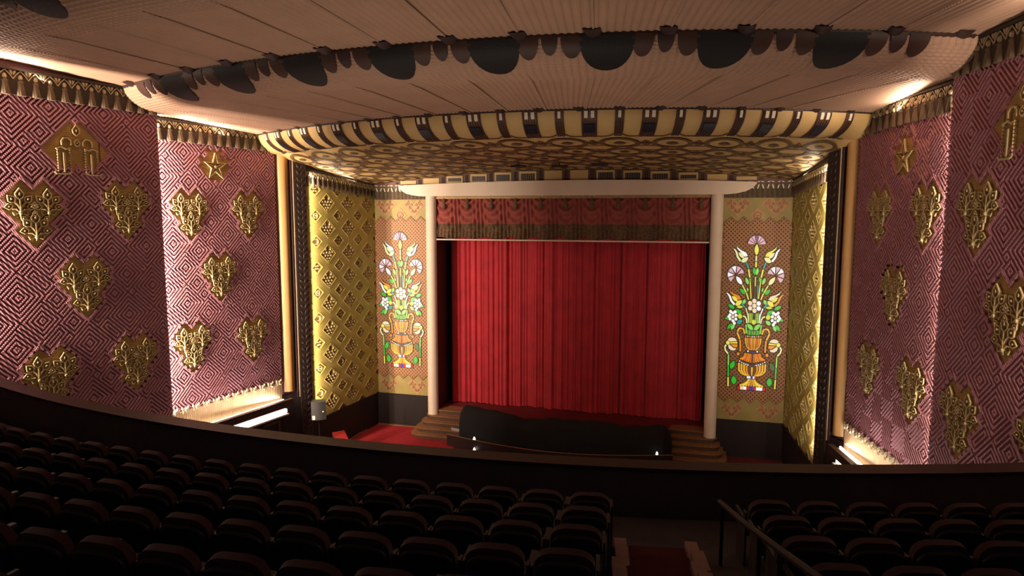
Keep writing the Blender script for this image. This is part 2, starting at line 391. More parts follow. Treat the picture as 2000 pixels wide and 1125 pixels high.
def snap(u, v):
    a = (u+v)*R2/G; b = (v-u)*R2/G; return round(a), round(b)
HS2 = [('heart', 1.02, -.02), ('heart', 3.55, .03), ('heart', 2.30, -2.25), ('heart', 1.02, -4.70), ('heart', 3.65, -4.72), ('star', 2.2, 1.62)]
HS1 = [('heart', 3.87, 0.), ('heart', 1.23, .04), ('heart', 2.5, -2.15), ('heart', 1.22, -4.7), ('heart', 3.8, -4.65), ('emblem', 2.65, 1.85),]     # measured back from the stage end
HL = {('heart', -1, 2): ['upper left', 'upper right', 'middle', 'lower left', 'lower right'],
      }
def bay_name(sg, which): return ('left' if sg < 0 else 'right') + {2: ' purple bay by the stage', 1: ' purple bay by the balcony rail', 0: ' purple bay beside the seats'}[which]
def purple_bay(sg, which):
    p0, p1 = wall_pts(sg, which); F, Lw = frame(p0, p1)
    ztop = {2: 3.6, 1: 4.3, 0: 4.9}[which]; zb = {2: -6.95, 1: -8.6, 0: -8.6}[which]
    side = 'left' if sg < 0 else 'right'
    mb = MB(); mb.box(0, Lw, FZ, ztop, -.08, 0)
    root = link('wall_'+side, mb.mesh('wall_'+side, 'purple'), None, F, label='purple wall with rope diamond relief, '+bay_name(sg, which), cat='wall', kind='structure')
    items = []; meds = []
    src = HS2 if which == 2 else HS1 if which == 1 else []
    for kind, s_, zc in src:
        u = U(sg, Lw, s_+.2) if which == 2 else (Lw-s_ if sg < 0 else s_)
        cells, off = {'heart': (HEART_CELLS, .98), 'star': (STAR_CELLS, .72), 'emblem': (EMB_CELLS, .98)}[kind]
        ai, bi = snap(u, zc-off); uu, vv = ab2uv(ai*G, bi*G)
        if uu < .6 and which == 1 and sg < 0 and False: continue
        items.append((cells, (ai, bi))); meds.append((kind, uu, vv, s_, zc))
    ft = {2: 2.5, 1: 3.25, 0: 3.9}[which]
    part_me = ridge_field(Lw, zb, ft, items, 5 + (0 if which == 2 else 1), None)
    link('rope_relief', part_me, root, kind='stuff')
    for kind, uu, vv, s_, zc in meds:
        if uu < .75 or uu > Lw-.75:
            if which == 1 and (uu < .6 or uu > Lw-.6): pass
        mw = F @ Matrix.Translation((uu, vv, 0))
        hz = 'top' if zc > 1 else 'upper' if zc > -1 else 'middle' if zc > -3.2 else 'lower' if zc > -5.5 else 'bottom'
        near = (s_ < 2.3) == (which == 2)
        pos = '' if (kind != 'heart' or hz == 'middle') else (' balcony side' if near else ' stage side')
        lab = {'heart': 'gilt heart medallion, %s%s, ' % (hz, pos),
               'star': 'ochre medallion with five-pointed gilt star, top of ', 'emblem': 'stepped ochre medallion with gilt tower emblem, '}[kind] + bay_name(sg, which)
        root2 = link(kind+'_medallion', {'heart': plate_me, 'star': star_plate, 'emblem': emb_plate}[kind], None, mw, label=lab, cat='medallion', group='gilt medallions on the purple walls')
        link('rope_border', {'heart': bord_me, 'star': star_b, 'emblem': emb_b}[kind], root2)
        link({'heart': 'flower_tracery', 'star': 'star_outline', 'emblem': 'emblem_relief'}[kind], {'heart': trac_me, 'star': star_t, 'emblem': emb_t}[kind], root2)
    # frieze: backing, pointed arch lattice, pale drops, hanging tassels
    fz1 = {2: 3.16, 1: 3.86, 0: 4.4}[which]; fh = .68
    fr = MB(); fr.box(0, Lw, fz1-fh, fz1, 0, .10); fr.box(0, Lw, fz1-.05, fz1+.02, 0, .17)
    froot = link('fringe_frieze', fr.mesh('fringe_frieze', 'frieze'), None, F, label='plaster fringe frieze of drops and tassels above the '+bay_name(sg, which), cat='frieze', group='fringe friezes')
    nt = {2: 13, 1: 15, 0: 10}[which]; pt = Lw/nt
    tas = MB()
    tas.lathe([(.03, fz1-.30), (.06, fz1-.34), (.075, fz1-.42), (.10, fz1-fh-.02), (.02, fz1-fh-.05)], 8)
    tas = tassel_mesh(fz1, fh, pt); dr = drop_mesh(fz1, pt)
    for k in range(nt):
        link('tassel', tas, froot, Matrix.Translation((pt*(k+.5), 0, .10)))
        link('drop_arch', dr, froot, Matrix.Translation((pt*(k+.5), 0, .10)))
    return root, F, Lw
_cache = {}
def tassel_mesh(zt, fh, pt):
    key = ('t', zt, fh, pt)
    if key in _cache: return _cache[key]
    mb = MB(); w_ = pt*.5; n = 6
    prof = [(0.30*fh/.68, .2), (.34*fh/.68, .42), (.40*fh/.68, .34), (.5*fh/.68, .44), (fh-.05, .56), (fh+.02, .60), (fh+.035, .2)]
    vs = []
    for d, ww in prof:
        for k in range(n+1):
            a = pi*k/n; vs.append((-cos(a)*w_*ww, zt-d, sin(a)*w_*ww*.8))
    fs = [(i*(n+1)+k, i*(n+1)+k+1, (i+1)*(n+1)+k+1, (i+1)*(n+1)+k) for i in range(len(prof)-1) for k in range(n)]
    mb.add(vs, fs); _cache[key] = mb.mesh('tassel', 'tassel', smooth=True); return _cache[key]
def drop_mesh(zt, pt):
    key = ('d', zt, pt)
    if key in _cache: return _cache[key]
    mb = MB(); h = pt*.5
    mb.tube([(-h, zt-.28, .015), (-h*.55, zt-.16, .02), (0, zt-.06, .02), (h*.55, zt-.16, .02), (h, zt-.28, .015)], .016, 4)
    mb.prism([(.055*pt/.38*cos(a), zt-.24+.075*sin(a)*(1 if sin(a) < 0 else 1.2)) for a in [k*pi/4 for k in range(8)]], .0, .05, .45)
    mb.prism([(-h*.95, zt-.05), (-h*.95, zt-.2), (-h*.7, zt-.14), (-h*.45, zt-.05)], 0, .03, .2)
    mb.prism([(h*.95, zt-.05), (h*.45, zt-.05), (h*.7, zt-.14), (h*.95, zt-.2)], 0, .03, .2)
    _cache[key] = mb.mesh('drop_arch', 'drop'); return _cache[key]

bays = {}
for sg in (-1, 1):
    for which in (2, 1, 0):
        bays[(sg, which)] = purple_bay(sg, which)
# edge trims closing the slot at each bay's stage end
for sg in (-1, 1):
    for which, zt in ((1, 4.2), (0, 4.8)):
        p0, p1 = wall_pts(sg, which); e = p1 if sg < 0 else p0
        mb = MB()
        xi = e[0]; mb.box(min(xi, xi+sg*.10), max(xi, xi+sg*.10), e[1]-.02, e[1]+.05, FZ, zt)
        link('trim_1', mb.mesh('trim_1', 'dkbrown'), None, None, label='dark vertical edge strip of the %s purple bay %s' % ('left' if sg < 0 else 'right', 'above the light trough' if which == 1 else 'beside the balcony seats'), cat='trim', kind='structure')
        # back of the slot
        mb = MB(); x2 = sg*(11.95 if which == 1 else 12.8) + (sg*.3 if sg > 0 else 0)
        mb.box(*sorted((xi+sg*.35, x2)), e[1]-1.9, e[1]-1.7, FZ, zt)
        link('trim_2', mb.mesh('trim_2', 'purple'), None, None, label='return wall behind the %s slot lamp' % ('left' if sg < 0 else 'right'), cat='trim', kind='structure')

# ------------------------------------------------------------------ strip between the purple bay and the gold wall
for sg in (-1, 1):
    side = 'left' if sg < 0 else 'right'
    a = (sg*10.635, 23.69); b = (sg*10.00, 24.84)
    p0, p1 = (a, b) if sg < 0 else (b, a)
    F, Lw = frame(p0, p1)
    def X(s0, s1): return (s0, s1) if sg < 0 else (Lw-s1, Lw-s0)
    mb = MB(); mb.box(0, Lw, FZ, 2.6, -.2, -.02)
    root = link('wall_'+side, mb.mesh('wall_'+side, 'purple'), None, F, label='narrow %s wall strip between purple bay and gold wall' % side, cat='wall', kind='structure')
    mb = MB(); mb.box(0, Lw, FZ, -7.42, -.02, .10); part('dark_plinth', mb, 'darkwood', root)
    mb = MB(); x0, x1 = X(.14, .62); n = 10
    mb.grid(lambda u, v: (x0+(x1-x0)*u, -7.3+(2.5+7.3)*v, -.02+.17*sin(pi*u)**.7), n, 1)
    part('gold_half_column', mb, 'colgold', root, smooth=True)
    for s_ in (.66, .74):
        mb = MB(); x0, x1 = X(s_, s_+.03); mb.box(x0, x1, -7.6, 2.5, -.02, .14); part('trim_rod', mb, 'trimrod' if s_ > .7 else 'dkbrown', root)
    mb = MB(); x0, x1 = X(.80, Lw+.0); mb.box(x0, x1, FZ, 2.5, -.02, .17); part('dark_pilaster', mb, 'pilaster', root)
    # rough leaf carving on the pilaster
    mb = MB(); rr = random.Random(3)
    for k in range(46):
        zz = -9.6+k*.26; xm = (x0+x1)/2
        for sx in (-1, 1):
            mb.prism([(xm, zz), (xm+sx*.13, zz+.06), (xm+sx*.17, zz+.19), (xm+sx*.04, zz+.15)], .17, .20, .3)
    part('leaf_carving', mb, 'pilaster', root, kind='stuff')

# ------------------------------------------------------------------ palmette skirt, ledge, rail and lamps at the foot of the second bay
pal = MB()
for sx in (-1, 1):
    pal.prism([(0, .02), (sx*.13, .14), (sx*.15, .05), (sx*.1, -.04), (sx*.12, -.13), (sx*.04, -.06)], 0, .06, .25)
pal.prism([(-.05, .0), (0, -.09), (.05, 0), (0, .1)], .0, .09, .3)
pal_me = pal.mesh('palmette', 'drop')
for sg in (-1, 1):
    side = 'left' if sg < 0 else 'right'; p0, p1 = wall_pts(sg, 2); F, Lw = frame(p0, p1)
    mb = MB(); npl = 60
    mb.grid(lambda u, v: (u*Lw, -7.62+.72*v, .05+.02*(1-abs(((u*npl) % 1)*2-1))), npl*2, 1)
    mb.box(0, Lw, -6.93, -6.86, 0, .09)
    root = link('pleated_skirt', mb.mesh('pleated_skirt', 'skirt'), None, F, label='cream pleated skirt with pale palmettes above the light trough on the %s wall' % side, cat='moulding')
    for k in range(12):
        link('palmette', pal_me, root, Matrix.Translation((Lw*(k+.5)/12, -6.83, .08)))
    mb = MB(); mb.box(0, Lw, -7.72, -7.62, 0, .42)
    tr = link('light_trough', mb.mesh('light_trough', 'ledge'), None, F, label='lamp trough with brown rail and lit fluorescent tubes along the %s wall' % side, cat='light fixture', group='light troughs')
    mb = MB(); mb.box(0, Lw+.1, -7.78, -7.50, .42, .55); mb.box(0, Lw+.1, -7.53, -7.49, .40, .58); part('trough_rail', mb, 'rail', tr)
    mb = MB(); mb.tube([(.1, -7.56, .2), (Lw-.1, -7.56, .2)], .035, 8); part('upper_tube', mb, 'tube', tr)
    mb = MB(); mb.box(0, Lw, -8.18, -8.12, 0, .40); part('lower_shelf', mb, 'ledge', tr)
    mb = MB(); mb.box(.15, Lw-.05, -8.07, -7.93, .22, .34); part('lower_tube', mb, 'tube', tr)
    mb = MB(); mb.box(0, Lw, FZ, -8.2, 0, .08)
    x0, x1 = (Lw-1.1, Lw-.35) if sg < 0 else (.35, 1.1)
    lw = link('dark_dado', mb.mesh('dark_dado', 'darkwood'), None, F, label='dark panelled dado below the light trough on the %s wall' % side, cat='panelling')
    mb = MB(); mb.box(x0, x1, FZ, -8.45, .08, .11); part('doorway_recess', mb, 'doorway', lw)
    mb = MB()
    for xx in (x0-.08, x1): mb.box(xx, xx+.08, FZ, -8.35, .08, .16)
    mb.box(x0-.08, x1+.08, -8.45, -8.35, .08, .16); part('door_frame', mb, 'stepr', lw)

# ------------------------------------------------------------------ gold side walls with sunk lozenges
LW_, LH_, SW_, SH_ = .53, .405, .36, .27
P_, Q_ = 1.55, 1.10
def cluster_mb(big):
    mb = MB()
    if big:
        for (x, y, w_, h_) in ((-.15, .17, .085, .14), (.15, .17, .085, .14), (-.27, .05, .08, .11), (-.09, .05, .08, .12), (.09, .05, .08, .12), (.27, .05, .08, .11),
                               (-.17, -.07, .08, .1), (0, -.07, .08, .11), (.17, -.07, .08, .1), (-.08, -.18, .07, .1), (.08, -.18, .07, .1), (0, -.27, .06, .1)):
            mb.prism([(x, y+h_*.6), (x+w_*.55, y), (x+w_*.25, y-h_*.5), (x-w_*.25, y-h_*.5), (x-w_*.55, y)], 0, .085, .55)
    return mb
def small_mb(k):
    mb = MB()
    if k % 3 == 0:
        mb.tube([(.13*cos(a), .11*sin(a), .04) for a in [pi*2*q/10 for q in range(10)]], .03, 4, closed=True, rz=.04); mb.prism([(.05, 0), (0, .05), (-.05, 0), (0, -.05)], 0, .08, .4)
    elif k % 3 == 1:
        mb.tube([(.13*cos(a), .12*sin(a), .04) for a in [-2.2+q*.62 for q in range(8)]], [.012, .025, .035, .04, .04, .035, .025, .012], 4, rz=.05)
    else:
        for q in range(4):
            a = q*pi/2+pi/4; mb.prism([(.03*cos(a), .03*sin(a)), (.12*cos(a-.4), .1*sin(a-.4)), (.17*cos(a), .14*sin(a)), (.12*cos(a+.4), .1*sin(a+.4))], 0, .07, .4)
    return mb
_c = cluster_mb(True); _c.v = [(x*1.15, y*1.12, z) for x, y, z in _c.v]
bigc = _c.mesh('heart_cluster', 'cluster'); smallc = [small_mb(k).mesh(n_, 'cluster') for k, n_ in ((0, 'rosette'), (1, 'crescent'), (2, 'quatrefoil'))]
DZ0 = .50
for sg in (-1, 1):
    side = 'left' if sg < 0 else 'right'; p0, p1 = wall_pts(sg, 9); F, Lw = frame(p0, p1)
    off = 1.45 if sg < 0 else Lw-.42
    mb = MB(); mb.box(0, Lw, FZ, 2.4, -.2, 0)
    root = link('wall_'+side, mb.mesh('wall_'+side, 'goldin'), None, F, label='olive gold %s side wall of the proscenium with sunk lozenges' % side, cat='wall', kind='structure')
    zb = -8.88; h = .07; mb = MB()
    ks = range(-2, 6); js = range(-2, 10)
    cl = MB()
    for k in range(-4, 5):
        for j in range(-2, 10):
            cx = off+k*P_; cy = DZ0-j*Q_
            def q4(*pp): mb.add([(cx+x, cy+y, h) for x, y in pp], [tuple(range(len(pp)))])
            for sx in (1, -1):
                for sy in (1, -1):
                    q4((sx*LW_, 0), (0, sy*LH_), (sx*(P_/2-SW_), sy*Q_/2), (sx*P_/2, sy*(Q_/2-SH_)))
            q4((LW_, 0), (P_/2, Q_/2-SH_), (P_-LW_, 0), (P_/2, -Q_/2+SH_))
            q4((0, LH_), (P_/2-SW_, Q_/2), (0, Q_-LH_), (-P_/2+SW_, Q_/2))
            for (ox, oy, lw, lh) in ((0, 0, LW_, LH_), (P_/2, Q_/2, SW_, SH_)):
                o = [(lw, 0), (0, lh), (-lw, 0), (0, -lh)]; f_ = .84
                mb.add([(cx+ox+x, cy+oy+y, h) for x, y in o]+[(cx+ox+x*f_, cy+oy+y*f_, 0.002) for x, y in o], [(q, (q+1) % 4, 4+(q+1) % 4, 4+q) for q in range(4)])
                # raised lip round each lozenge
                f1, f2 = 1.0, 1.10
                mb.add([(cx+ox+x*f1, cy+oy+y*f1, h+.018) for x, y in o]+[(cx+ox+x*f2, cy+oy+y*f2, h) for x, y in o]+[(cx+ox+x*f1, cy+oy+y*f1, h) for x, y in o], [(q, (q+1) % 4, 4+(q+1) % 4, 4+q) for q in range(4)]+[(q, (q+1) % 4, 8+(q+1) % 4, 8+q) for q in range(4)])
    clip = [((0, 0, 0), (-1, 0, 0)), ((Lw, 0, 0), (1, 0, 0)), ((0, zb, 0), (0, -1, 0)), ((0, 1.4, 0), (0, 1, 0))]
    link('gold_lattice', mb.mesh('gold_lattice', 'gold', clip=clip), root)
    for k in range(-4, 5):
        for j in range(-2, 10):
            cx = off+k*P_; cy = DZ0-j*Q_
            if -.1 < cx < Lw+.1 and zb+.15 < cy < 1.2: link('heart_cluster', bigc, root, Matrix.Translation((cx, cy, 0)))
            cx += P_/2; cy += Q_/2
            if .05 < cx < Lw-.05 and zb+.1 < cy < 1.3: link(['rosette', 'crescent', 'quatrefoil'][(j+k) % 3], smallc[(j+k) % 3], root, Matrix.Translation((cx, cy, 0)))
    mb = MB(); mb.box(0, Lw, FZ, zb, 0, .09); mb.box(0, Lw, zb, zb+.06, 0, .12)
    link('dark_dado', mb.mesh('dark_dado', 'darkwood'), None, F, label='dark brown wainscot below the %s olive gold side wall' % side, cat='panelling')
    fz1 = 1.86 if sg < 0 else 1.80; fh = .62
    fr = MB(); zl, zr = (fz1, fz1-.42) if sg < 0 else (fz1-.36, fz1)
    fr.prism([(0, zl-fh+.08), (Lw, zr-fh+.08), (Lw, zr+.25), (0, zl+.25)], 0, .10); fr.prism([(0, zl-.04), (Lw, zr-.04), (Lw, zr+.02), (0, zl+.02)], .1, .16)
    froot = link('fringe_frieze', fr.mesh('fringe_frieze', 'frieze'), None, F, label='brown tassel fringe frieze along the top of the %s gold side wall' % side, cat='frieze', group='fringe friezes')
    nt = 16; pt = Lw/nt; slope = -.06
    tas = tassel_mesh(fz1-.02, fh, pt*1.0); dr = drop_mesh(fz1, pt)
    for k in range(nt):
        dz = -(.42/Lw)*pt*(k+.5) if sg < 0 else -(.36/Lw)*(Lw-pt*(k+.5))
        link('tassel', tas, froot, Matrix.Translation((pt*(k+.5), dz, .10))); link('drop_arch', dr, froot, Matrix.Translation((pt*(k+.5), dz, .10)))

# ------------------------------------------------------------------ proscenium back wall: flat gold panels each side of the stage opening
PY = 30.05
EX = MB()
STGZ = -9.42
for sg in (-1, 1):
    side = 'left' if sg < 0 else 'right'
    x0, x1 = (6.3, 9.62)
    F = Matrix(((1, 0, 0, 0), (0, 0, -1, PY), (0, 1, 0, 0), (0, 0, 0, 1)))      # local x right, y up, z to audience
    mb = MB(); mb.box(*sorted((sg*x0, sg*x1)), FZ, 2.2, -.25, 0)
    root = link('wall_back', mb.mesh('wall_back', 'goldflat'), None, F, label='flat gold wall panel on the %s of the stage around the stained glass' % side, cat='wall', kind='structure')
    cx = sg*8.10; zb = -7.80; zt = -.32
    # perforated screen with saw-tooth edge
    hw = 1.30; tooth = .30; pts = []
    nx = 5; nz = 14; stp = (zt-zb)/nz
    for k in range(nx): pts += [(-hw+2*hw*k/nx, zb), (-hw+2*hw*(k+.5)/nx, zb-.24)]
    for k in range(nz): pts += [(hw, zb+stp*k), (hw+.16, zb+stp*(k+.5))]
    for k in range(nx): pts += [(hw-2*hw*k/nx, zt), (hw-2*hw*(k+.5)/nx, zt+.24)]
    for k in range(nz): pts += [(-hw, zt-stp*k), (-hw-.16, zt-stp*(k+.5))]
    xmin, xmax = (-9.5, -6.72) if sg < 0 else (6.72, 9.5)
    P2 = [(min(max(cx+x, xmin), xmax), y) for x, y in pts]
    mb = MB(); n = len(P2)
    # fan-filled rectangular core plus teeth
    mb.add([(cx-hw, zb, .03), (cx+hw, zb, .03), (cx+hw, zt, .03), (cx-hw, zt, .03)], [(0, 1, 2, 3)])
    for k in range(n):
        if k % 2 == 1: mb.add([(*P2[k-1], .03), (*P2[k], .03), (*P2[(k+1) % n], .03)], [(0, 1, 2)])
    scr = part('perforated_screen', mb, 'screen', root)
    mb = MB(); mb.tube([(p[0], p[1], .035) for p in P2], .022, 4, closed=True); part('sawtooth_edge', mb, 'peachline', scr)
    mb = MB(); e = .10
    for k in range(1, nz, 1):      # peach triangles between the teeth
        for s2 in (-1, 1):
            zz = zb+stp*k; xx = s2*(hw+.02); q = [(cx+xx, zz), (cx+s2*(hw+.17), zz-stp*.42), (cx+s2*(hw+.17), zz+stp*.42)]
            if xmin < q[1][0] < xmax: mb.prism(q, .0, .02)
    if mb.v: part('peach_triangle', mb, 'peach', root, kind='stuff')
    # flat hearts and disc motifs, above and below the screen
    def motif(cx2, cz, sc, disc=False):
        m1 = MB(); w_, h_ = (.62*sc, .5*sc) if not disc else (.32, .36)
        if disc: poly = [(0, -h_), (w_, 0), (0, h_), (-w_, 0)]
        else: poly = [(0, -h_*1.15), (w_*.55, -h_*.35), (w_, .1), (w_*.5, h_*.6), (w_*.28, h_*.6), (0, h_*.25), (-w_*.28, h_*.6), (-w_*.5, h_*.6), (-w_, .1), (-w_*.55, -h_*.35)]
        m1.prism([(x, y) for x, y in poly], 0, .02)
        pr_ = part('motif_plate', m1, 'peach', root, Matrix.Translation((cx2, cz, 0)))
        m2 = MB()
        if disc:
            m2.tube([(.15*cos(a), .15*sin(a), .03) for a in [k*pi/6 for k in range(12)]], .018, 4, closed=True); m2.tube([(-.08, 0, .03), (.08, 0, .03)], .015, 4)
        else:
            for sx in (-1, 1):
                for (x, y, w2, h2) in ((.30, .16, .1, .2), (.14, .06, .1, .13), (.42, .06, .1, .13), (.22, -.1, .1, .13), (.08, -.26, .08, .12)):
                    bud(m2, sx*x*sc, y*sc, w2*sc, h2*sc, 0, .013, .025, False)
                m2.tube([(sx*.30*sc, .06*sc, .025), (sx*.26*sc, -.04*sc, .025), (sx*.1*sc, -.18*sc, .025), (0, -.36*sc, .025)], .013, 4)
        part('motif_outline', m2, 'peachline', pr_)
    for dx in (-.80, .72): motif(cx+dx, .42, .95)
    motif(cx, -.02+.0, 1, True)
    for dx in (-.75, .75): motif(cx+dx, -8.35, .85)
    mb = MB(); mb.box(*sorted((sg*x0, sg*x1)), FZ, -8.88, 0, .07); mb.box(*sorted((sg*x0, sg*x1)), -8.88, -8.83, 0, .10)
    link('dark_dado', mb.mesh('dark_dado', 'darkwood'), None, F, label='dark brown wainscot below the %s stained glass panel' % side, cat='panelling')
    # frieze of pale figures over a brown fringe
    mb = MB(); n = 44
    xa, xb = sorted((sg*6.4, sg*9.55))
    mb.grid(lambda u, v: (xa+(xb-xa)*u, .72+.42*v, .06+.025*(1-abs(((u*n) % 1)*2-1))), n*2, 1)
    mb.box(xa, xb, 1.1, 1.9, 0, .05)
    fr = link('fringe_frieze', mb.mesh('fringe_frieze', 'tassel'), None, F, label='fringe frieze with pale figures above the %s stained glass panel' % side, cat='frieze', group='fringe friezes')
    fg = MB()
    for sx in (-1, 1):
        fg.prism([(0, .17), (sx*.15, .13), (sx*.12, .09), (sx*.03, .11)], 0, .06, .2); fg.prism([(sx*.03, .05), (sx*.10, .02), (sx*.15, -.16), (sx*.09, -.17), (sx*.05, -.04)], 0, .06, .2)
    fm = fg.mesh('palmette', 'palecream')
    for k in range(8):
        link('palmette', fm, fr, Matrix.Translation((xa+(xb-xa)*(k+.5)/8, 1.25, .06)))

# ------------------------------------------------------------------ stained glass windows
GL = {}
PAL = dict(W='#ffffff', P='#e7b6c8', M='#a878a0', Y='#f4ec58', y='#f6f3b0', O='#f0901c', o='#e06a10', C='#fae6c0', G='#2fc02c', g='#8ee060', T='#2aa79a', L='#d6e23c', B='#2438c8', R='#d02018', A='#f5b830', D='#3c7a2c', K='#8a5a2c')
for k, c in PAL.items():
    GL[k] = mat('glass_'+{'W': 'white', 'P': 'pink', 'M': 'mauve', 'Y': 'yellow', 'y': 'pale_yellow', 'O': 'orange', 'o': 'deep_orange', 'C': 'cream', 'G': 'green', 'g': 'light_green', 'T': 'teal', 'L': 'lime', 'B': 'blue', 'R': 'red', 'A': 'amber', 'D': 'dark_green', 'K': 'brown'}[k], tuple(v*.35 for v in lin(c)), .35, emit=(c, {'W': .75, 'M': .3, 'D': .4, 'K': .3}.get(k, .66)))
def gA(x, y): return ((x-(569-.05*y))*.00275, -.43-.00312*y)      # upper half drawing grid -> metres
def gB(x, y): return ((x-(456-.05*y))*.00309, -3.90-.00355*y)     # lower half drawing grid -> metres
def leafp(p, q, w_, n=5):
    (x0, y0), (x1, y1) = p, q; dx, dy = x1-x0, y1-y0; l = hypot(dx, dy); nx, ny = -dy/l, dx/l; a = []; b = []
    for k in range(n+1):
        t = k/n; ww = w_/2*sin(pi*t)**.8*(1.15-.3*t) if 0 < t < 1 else 0
        a.append((x0+dx*t+nx*ww, y0+dy*t+ny*ww)); b.append((x0+dx*t-nx*ww, y0+dy*t-ny*ww))
    return a+b[-2:0:-1]
def stripp(pts, w_):
    l, r = [], []
    for i, (x, y) in enumerate(pts):
        a = pts[max(i-1, 0)]; b = pts[min(i+1, len(pts)-1)]; dx, dy = b[0]-a[0], b[1]-a[1]; q = hypot(dx, dy) or 1
        ww = (w_[i] if isinstance(w_, (list, tuple)) else w_)/2
        l.append((x-dy/q*ww, y+dx/q*ww)); r.append((x+dy/q*ww, y-dx/q*ww))
    return l+r[::-1]
def circ(c, r, n=10): return [(c[0]+r*cos(2*pi*k/n), c[1]+r*sin(2*pi*k/n)) for k in range(n)]
PANES = []     # (name, colour, polygon in metres)
def pane(col, poly, g, name='glass_pane', mirror=False, col2=None):
    q = [g(*p) for p in poly]; PANES.append((name, col, q))
    if mirror: PANES.append((name, col2 or col, [(-x, z) for x, z in q][::-1]))
def axisx(g, y): return (569-.05*y) if g is gA else (456-.05*y)
def sector(c, a0, a1, r0, r1, n=3):
    out = [(c[0]+r1*(1 if k % 2 == 0 else .9)*cos(radians(a0+(a1-a0)*k/(2*n))), c[1]-r1*(1 if k % 2 == 0 else .9)*sin(radians(a0+(a1-a0)*k/(2*n)))) for k in range(2*n+1)]
    return [(c[0]+r0*cos(radians((a0+a1)/2)), c[1]-r0*sin(radians((a0+a1)/2)))]+out
def Csx(x, y): return x+(569-.05*y)-556        # keep the drawing centred on the axis
cA = lambda y: 569-.05*y
cB = lambda y: 456-.05*y
# top carnation
cc = (cA(262), 262)
for k, col in enumerate('PPPMPPP'):
    a0 = 5+k*24.3; pane(col, sector(cc, a0+1.5, a0+22, 26, 135), gA)
pane('Y', leafp((cA(400), 402), (cA(250), 248), 62), gA)
pane('y', stripp([(cA(408), 408), (cA(478), 478)], 22), gA); pane('Y', stripp([(cA(488), 488), (cA(560), 560)], 24), gA)
pane('G', leafp((cA(665)-8, 668), (cA(565)-30, 562), 52), gA, 'glass_leaf'); pane('g', leafp((cA(665)+12, 668), (cA(565)+30, 565), 44), gA, 'glass_leaf')
pane('L', stripp([(cA(690), 690), (cA(820), 820)], 16), gA); pane('K', stripp([(cA(828), 828), (cA(980), 980)], 16), gA)
# upper tulips
o = 556-cA(400)   # drawing offset
def tul(dx, dy, col, cin, cb, ang=0):
    c0 = (390, 470)
    def t(p):
        x, y = p[0]-c0[0], p[1]-c0[1]; x, y = x*cos(ang)-y*sin(ang), x*sin(ang)+y*cos(ang); return (c0[0]+x+dx, c0[1]+y+dy)
    m = True
    pane(col[0], [t(p) for p in ((213, 308), (245, 322), (275, 360), (290, 420), (330, 472), (308, 492), (262, 430), (245, 360))], gA, 'glass_petal', m, col[2])
    pane(col[1], [t(p) for p in ((268, 268), (282, 300), (330, 335), (400, 365), (424, 412), (378, 422), (325, 362), (275, 318))], gA, 'glass_petal', m, col[3])
    pane(cin, leafp(t((368, 440)), t((292, 362)), 52), gA, 'glass_petal', m)
    pane(cb, leafp(t((328, 495)), t((434, 432)), 62), gA, 'glass_petal', m)
tul(0, 0, 'yWWY', 'y', 'y')
pane('T', stripp([(402, 497), (432, 578)], 22), gA, 'glass_pane', True); pane('Y', stripp([(434, 590), (452, 700)], 22), gA, 'glass_pane', True)
pane('Y', stripp([(454, 715), (466, 990)], 14), gA, 'glass_pane', True)
tul(-95, 588, 'WOOC', 'Y', 'Y', -.10)
pane('T', stripp([(325, 1048), (375, 1112)], 22), gA, 'glass_pane', True)
# side carnations
cc = (250, 672)
for k, col in enumerate('PPWPWP'):
    a0 = 12+k*37; pane(col, sector(cc, a0+2, a0+34, 28, 128), gA, 'glass_petal', True, 'PWPWPP'[k])
pane('W', leafp((338, 800), (252, 688), 62), gA, 'glass_pane', True, 'y')
pane('Y', stripp([(342, 806), (396, 905)], 18), gA, 'glass_pane', True); pane('Y', stripp([(400, 912), (430, 1002)], 18), gA, 'glass_pane', True)
for a, b, w_, c in (((428, 798), (393, 700), 46, 'g'), ((455, 768), (480, 690), 40, 'D'), ((380, 932), (306, 855), 50, 'G'), ((425, 895), (410, 835), 24, 'g'), ((350, 1062), (385, 998), 46, 'g'), ((350, 1105), (252, 1108), 36, 'L'), ((600, 0), (0, 0), 0, '')):
    if w_: pane(c, leafp(a, b, w_), gA, 'glass_leaf', True, 'G' if c == 'D' else None)
for dx, c in ((-45, 'K'), (42, 'T')): pane(c, stripp([(cA(800)+dx*.9, 800), (cA(990)+dx, 990)], 13), gA)
# centre ball of seven discs
for dx, dy in ((0, 0), (0, -66), (0, 66), (62, -34), (-62, -34), (62, 34), (-62, 34)):
    pane('C' if dx <= 0 else 'W', circ((cA(1085)+dx, 1085+dy), 32), gA, 'glass_disc')
# grape clusters
for dx, dy, c in ((0, 0, 'C'), (-38, -22, 'W'), (0, -46, 'W'), (40, -20, 'W'), (38, 26, 'W'), (-38, 26, 'W'), (0, 48, 'W'), (-30, -64, 'W'), (30, -62, 'W'), (-55, 0, 'W'), (18, 76, 'W')):
    pane(c, circ((176+dx, 118+dy), 20, 8), gB, 'glass_disc', True)
pane('L', circ((268, 108), 30), gB, 'glass_disc', True)
for a, b, w_, c in (((290, 75), (210, 28), 50, 'G'), ((200, 14), (112, -28), 46, 'G'), ((228, 200), (298, 150), 48, 'T'), ((125, 130), (70, 145), 36, 'G'), ((165, 200), (100, 268), 42, 'G'), ((196, 205), (150, 276), 40, 'g')):
    pane(c, leafp(a, b, w_), gB, 'glass_leaf', True, 'g' if c == 'T' else None)
pane('y', stripp([(308, 102), (336, 112), (352, 140), (358, 188)], 18), gB, 'glass_pane', True)
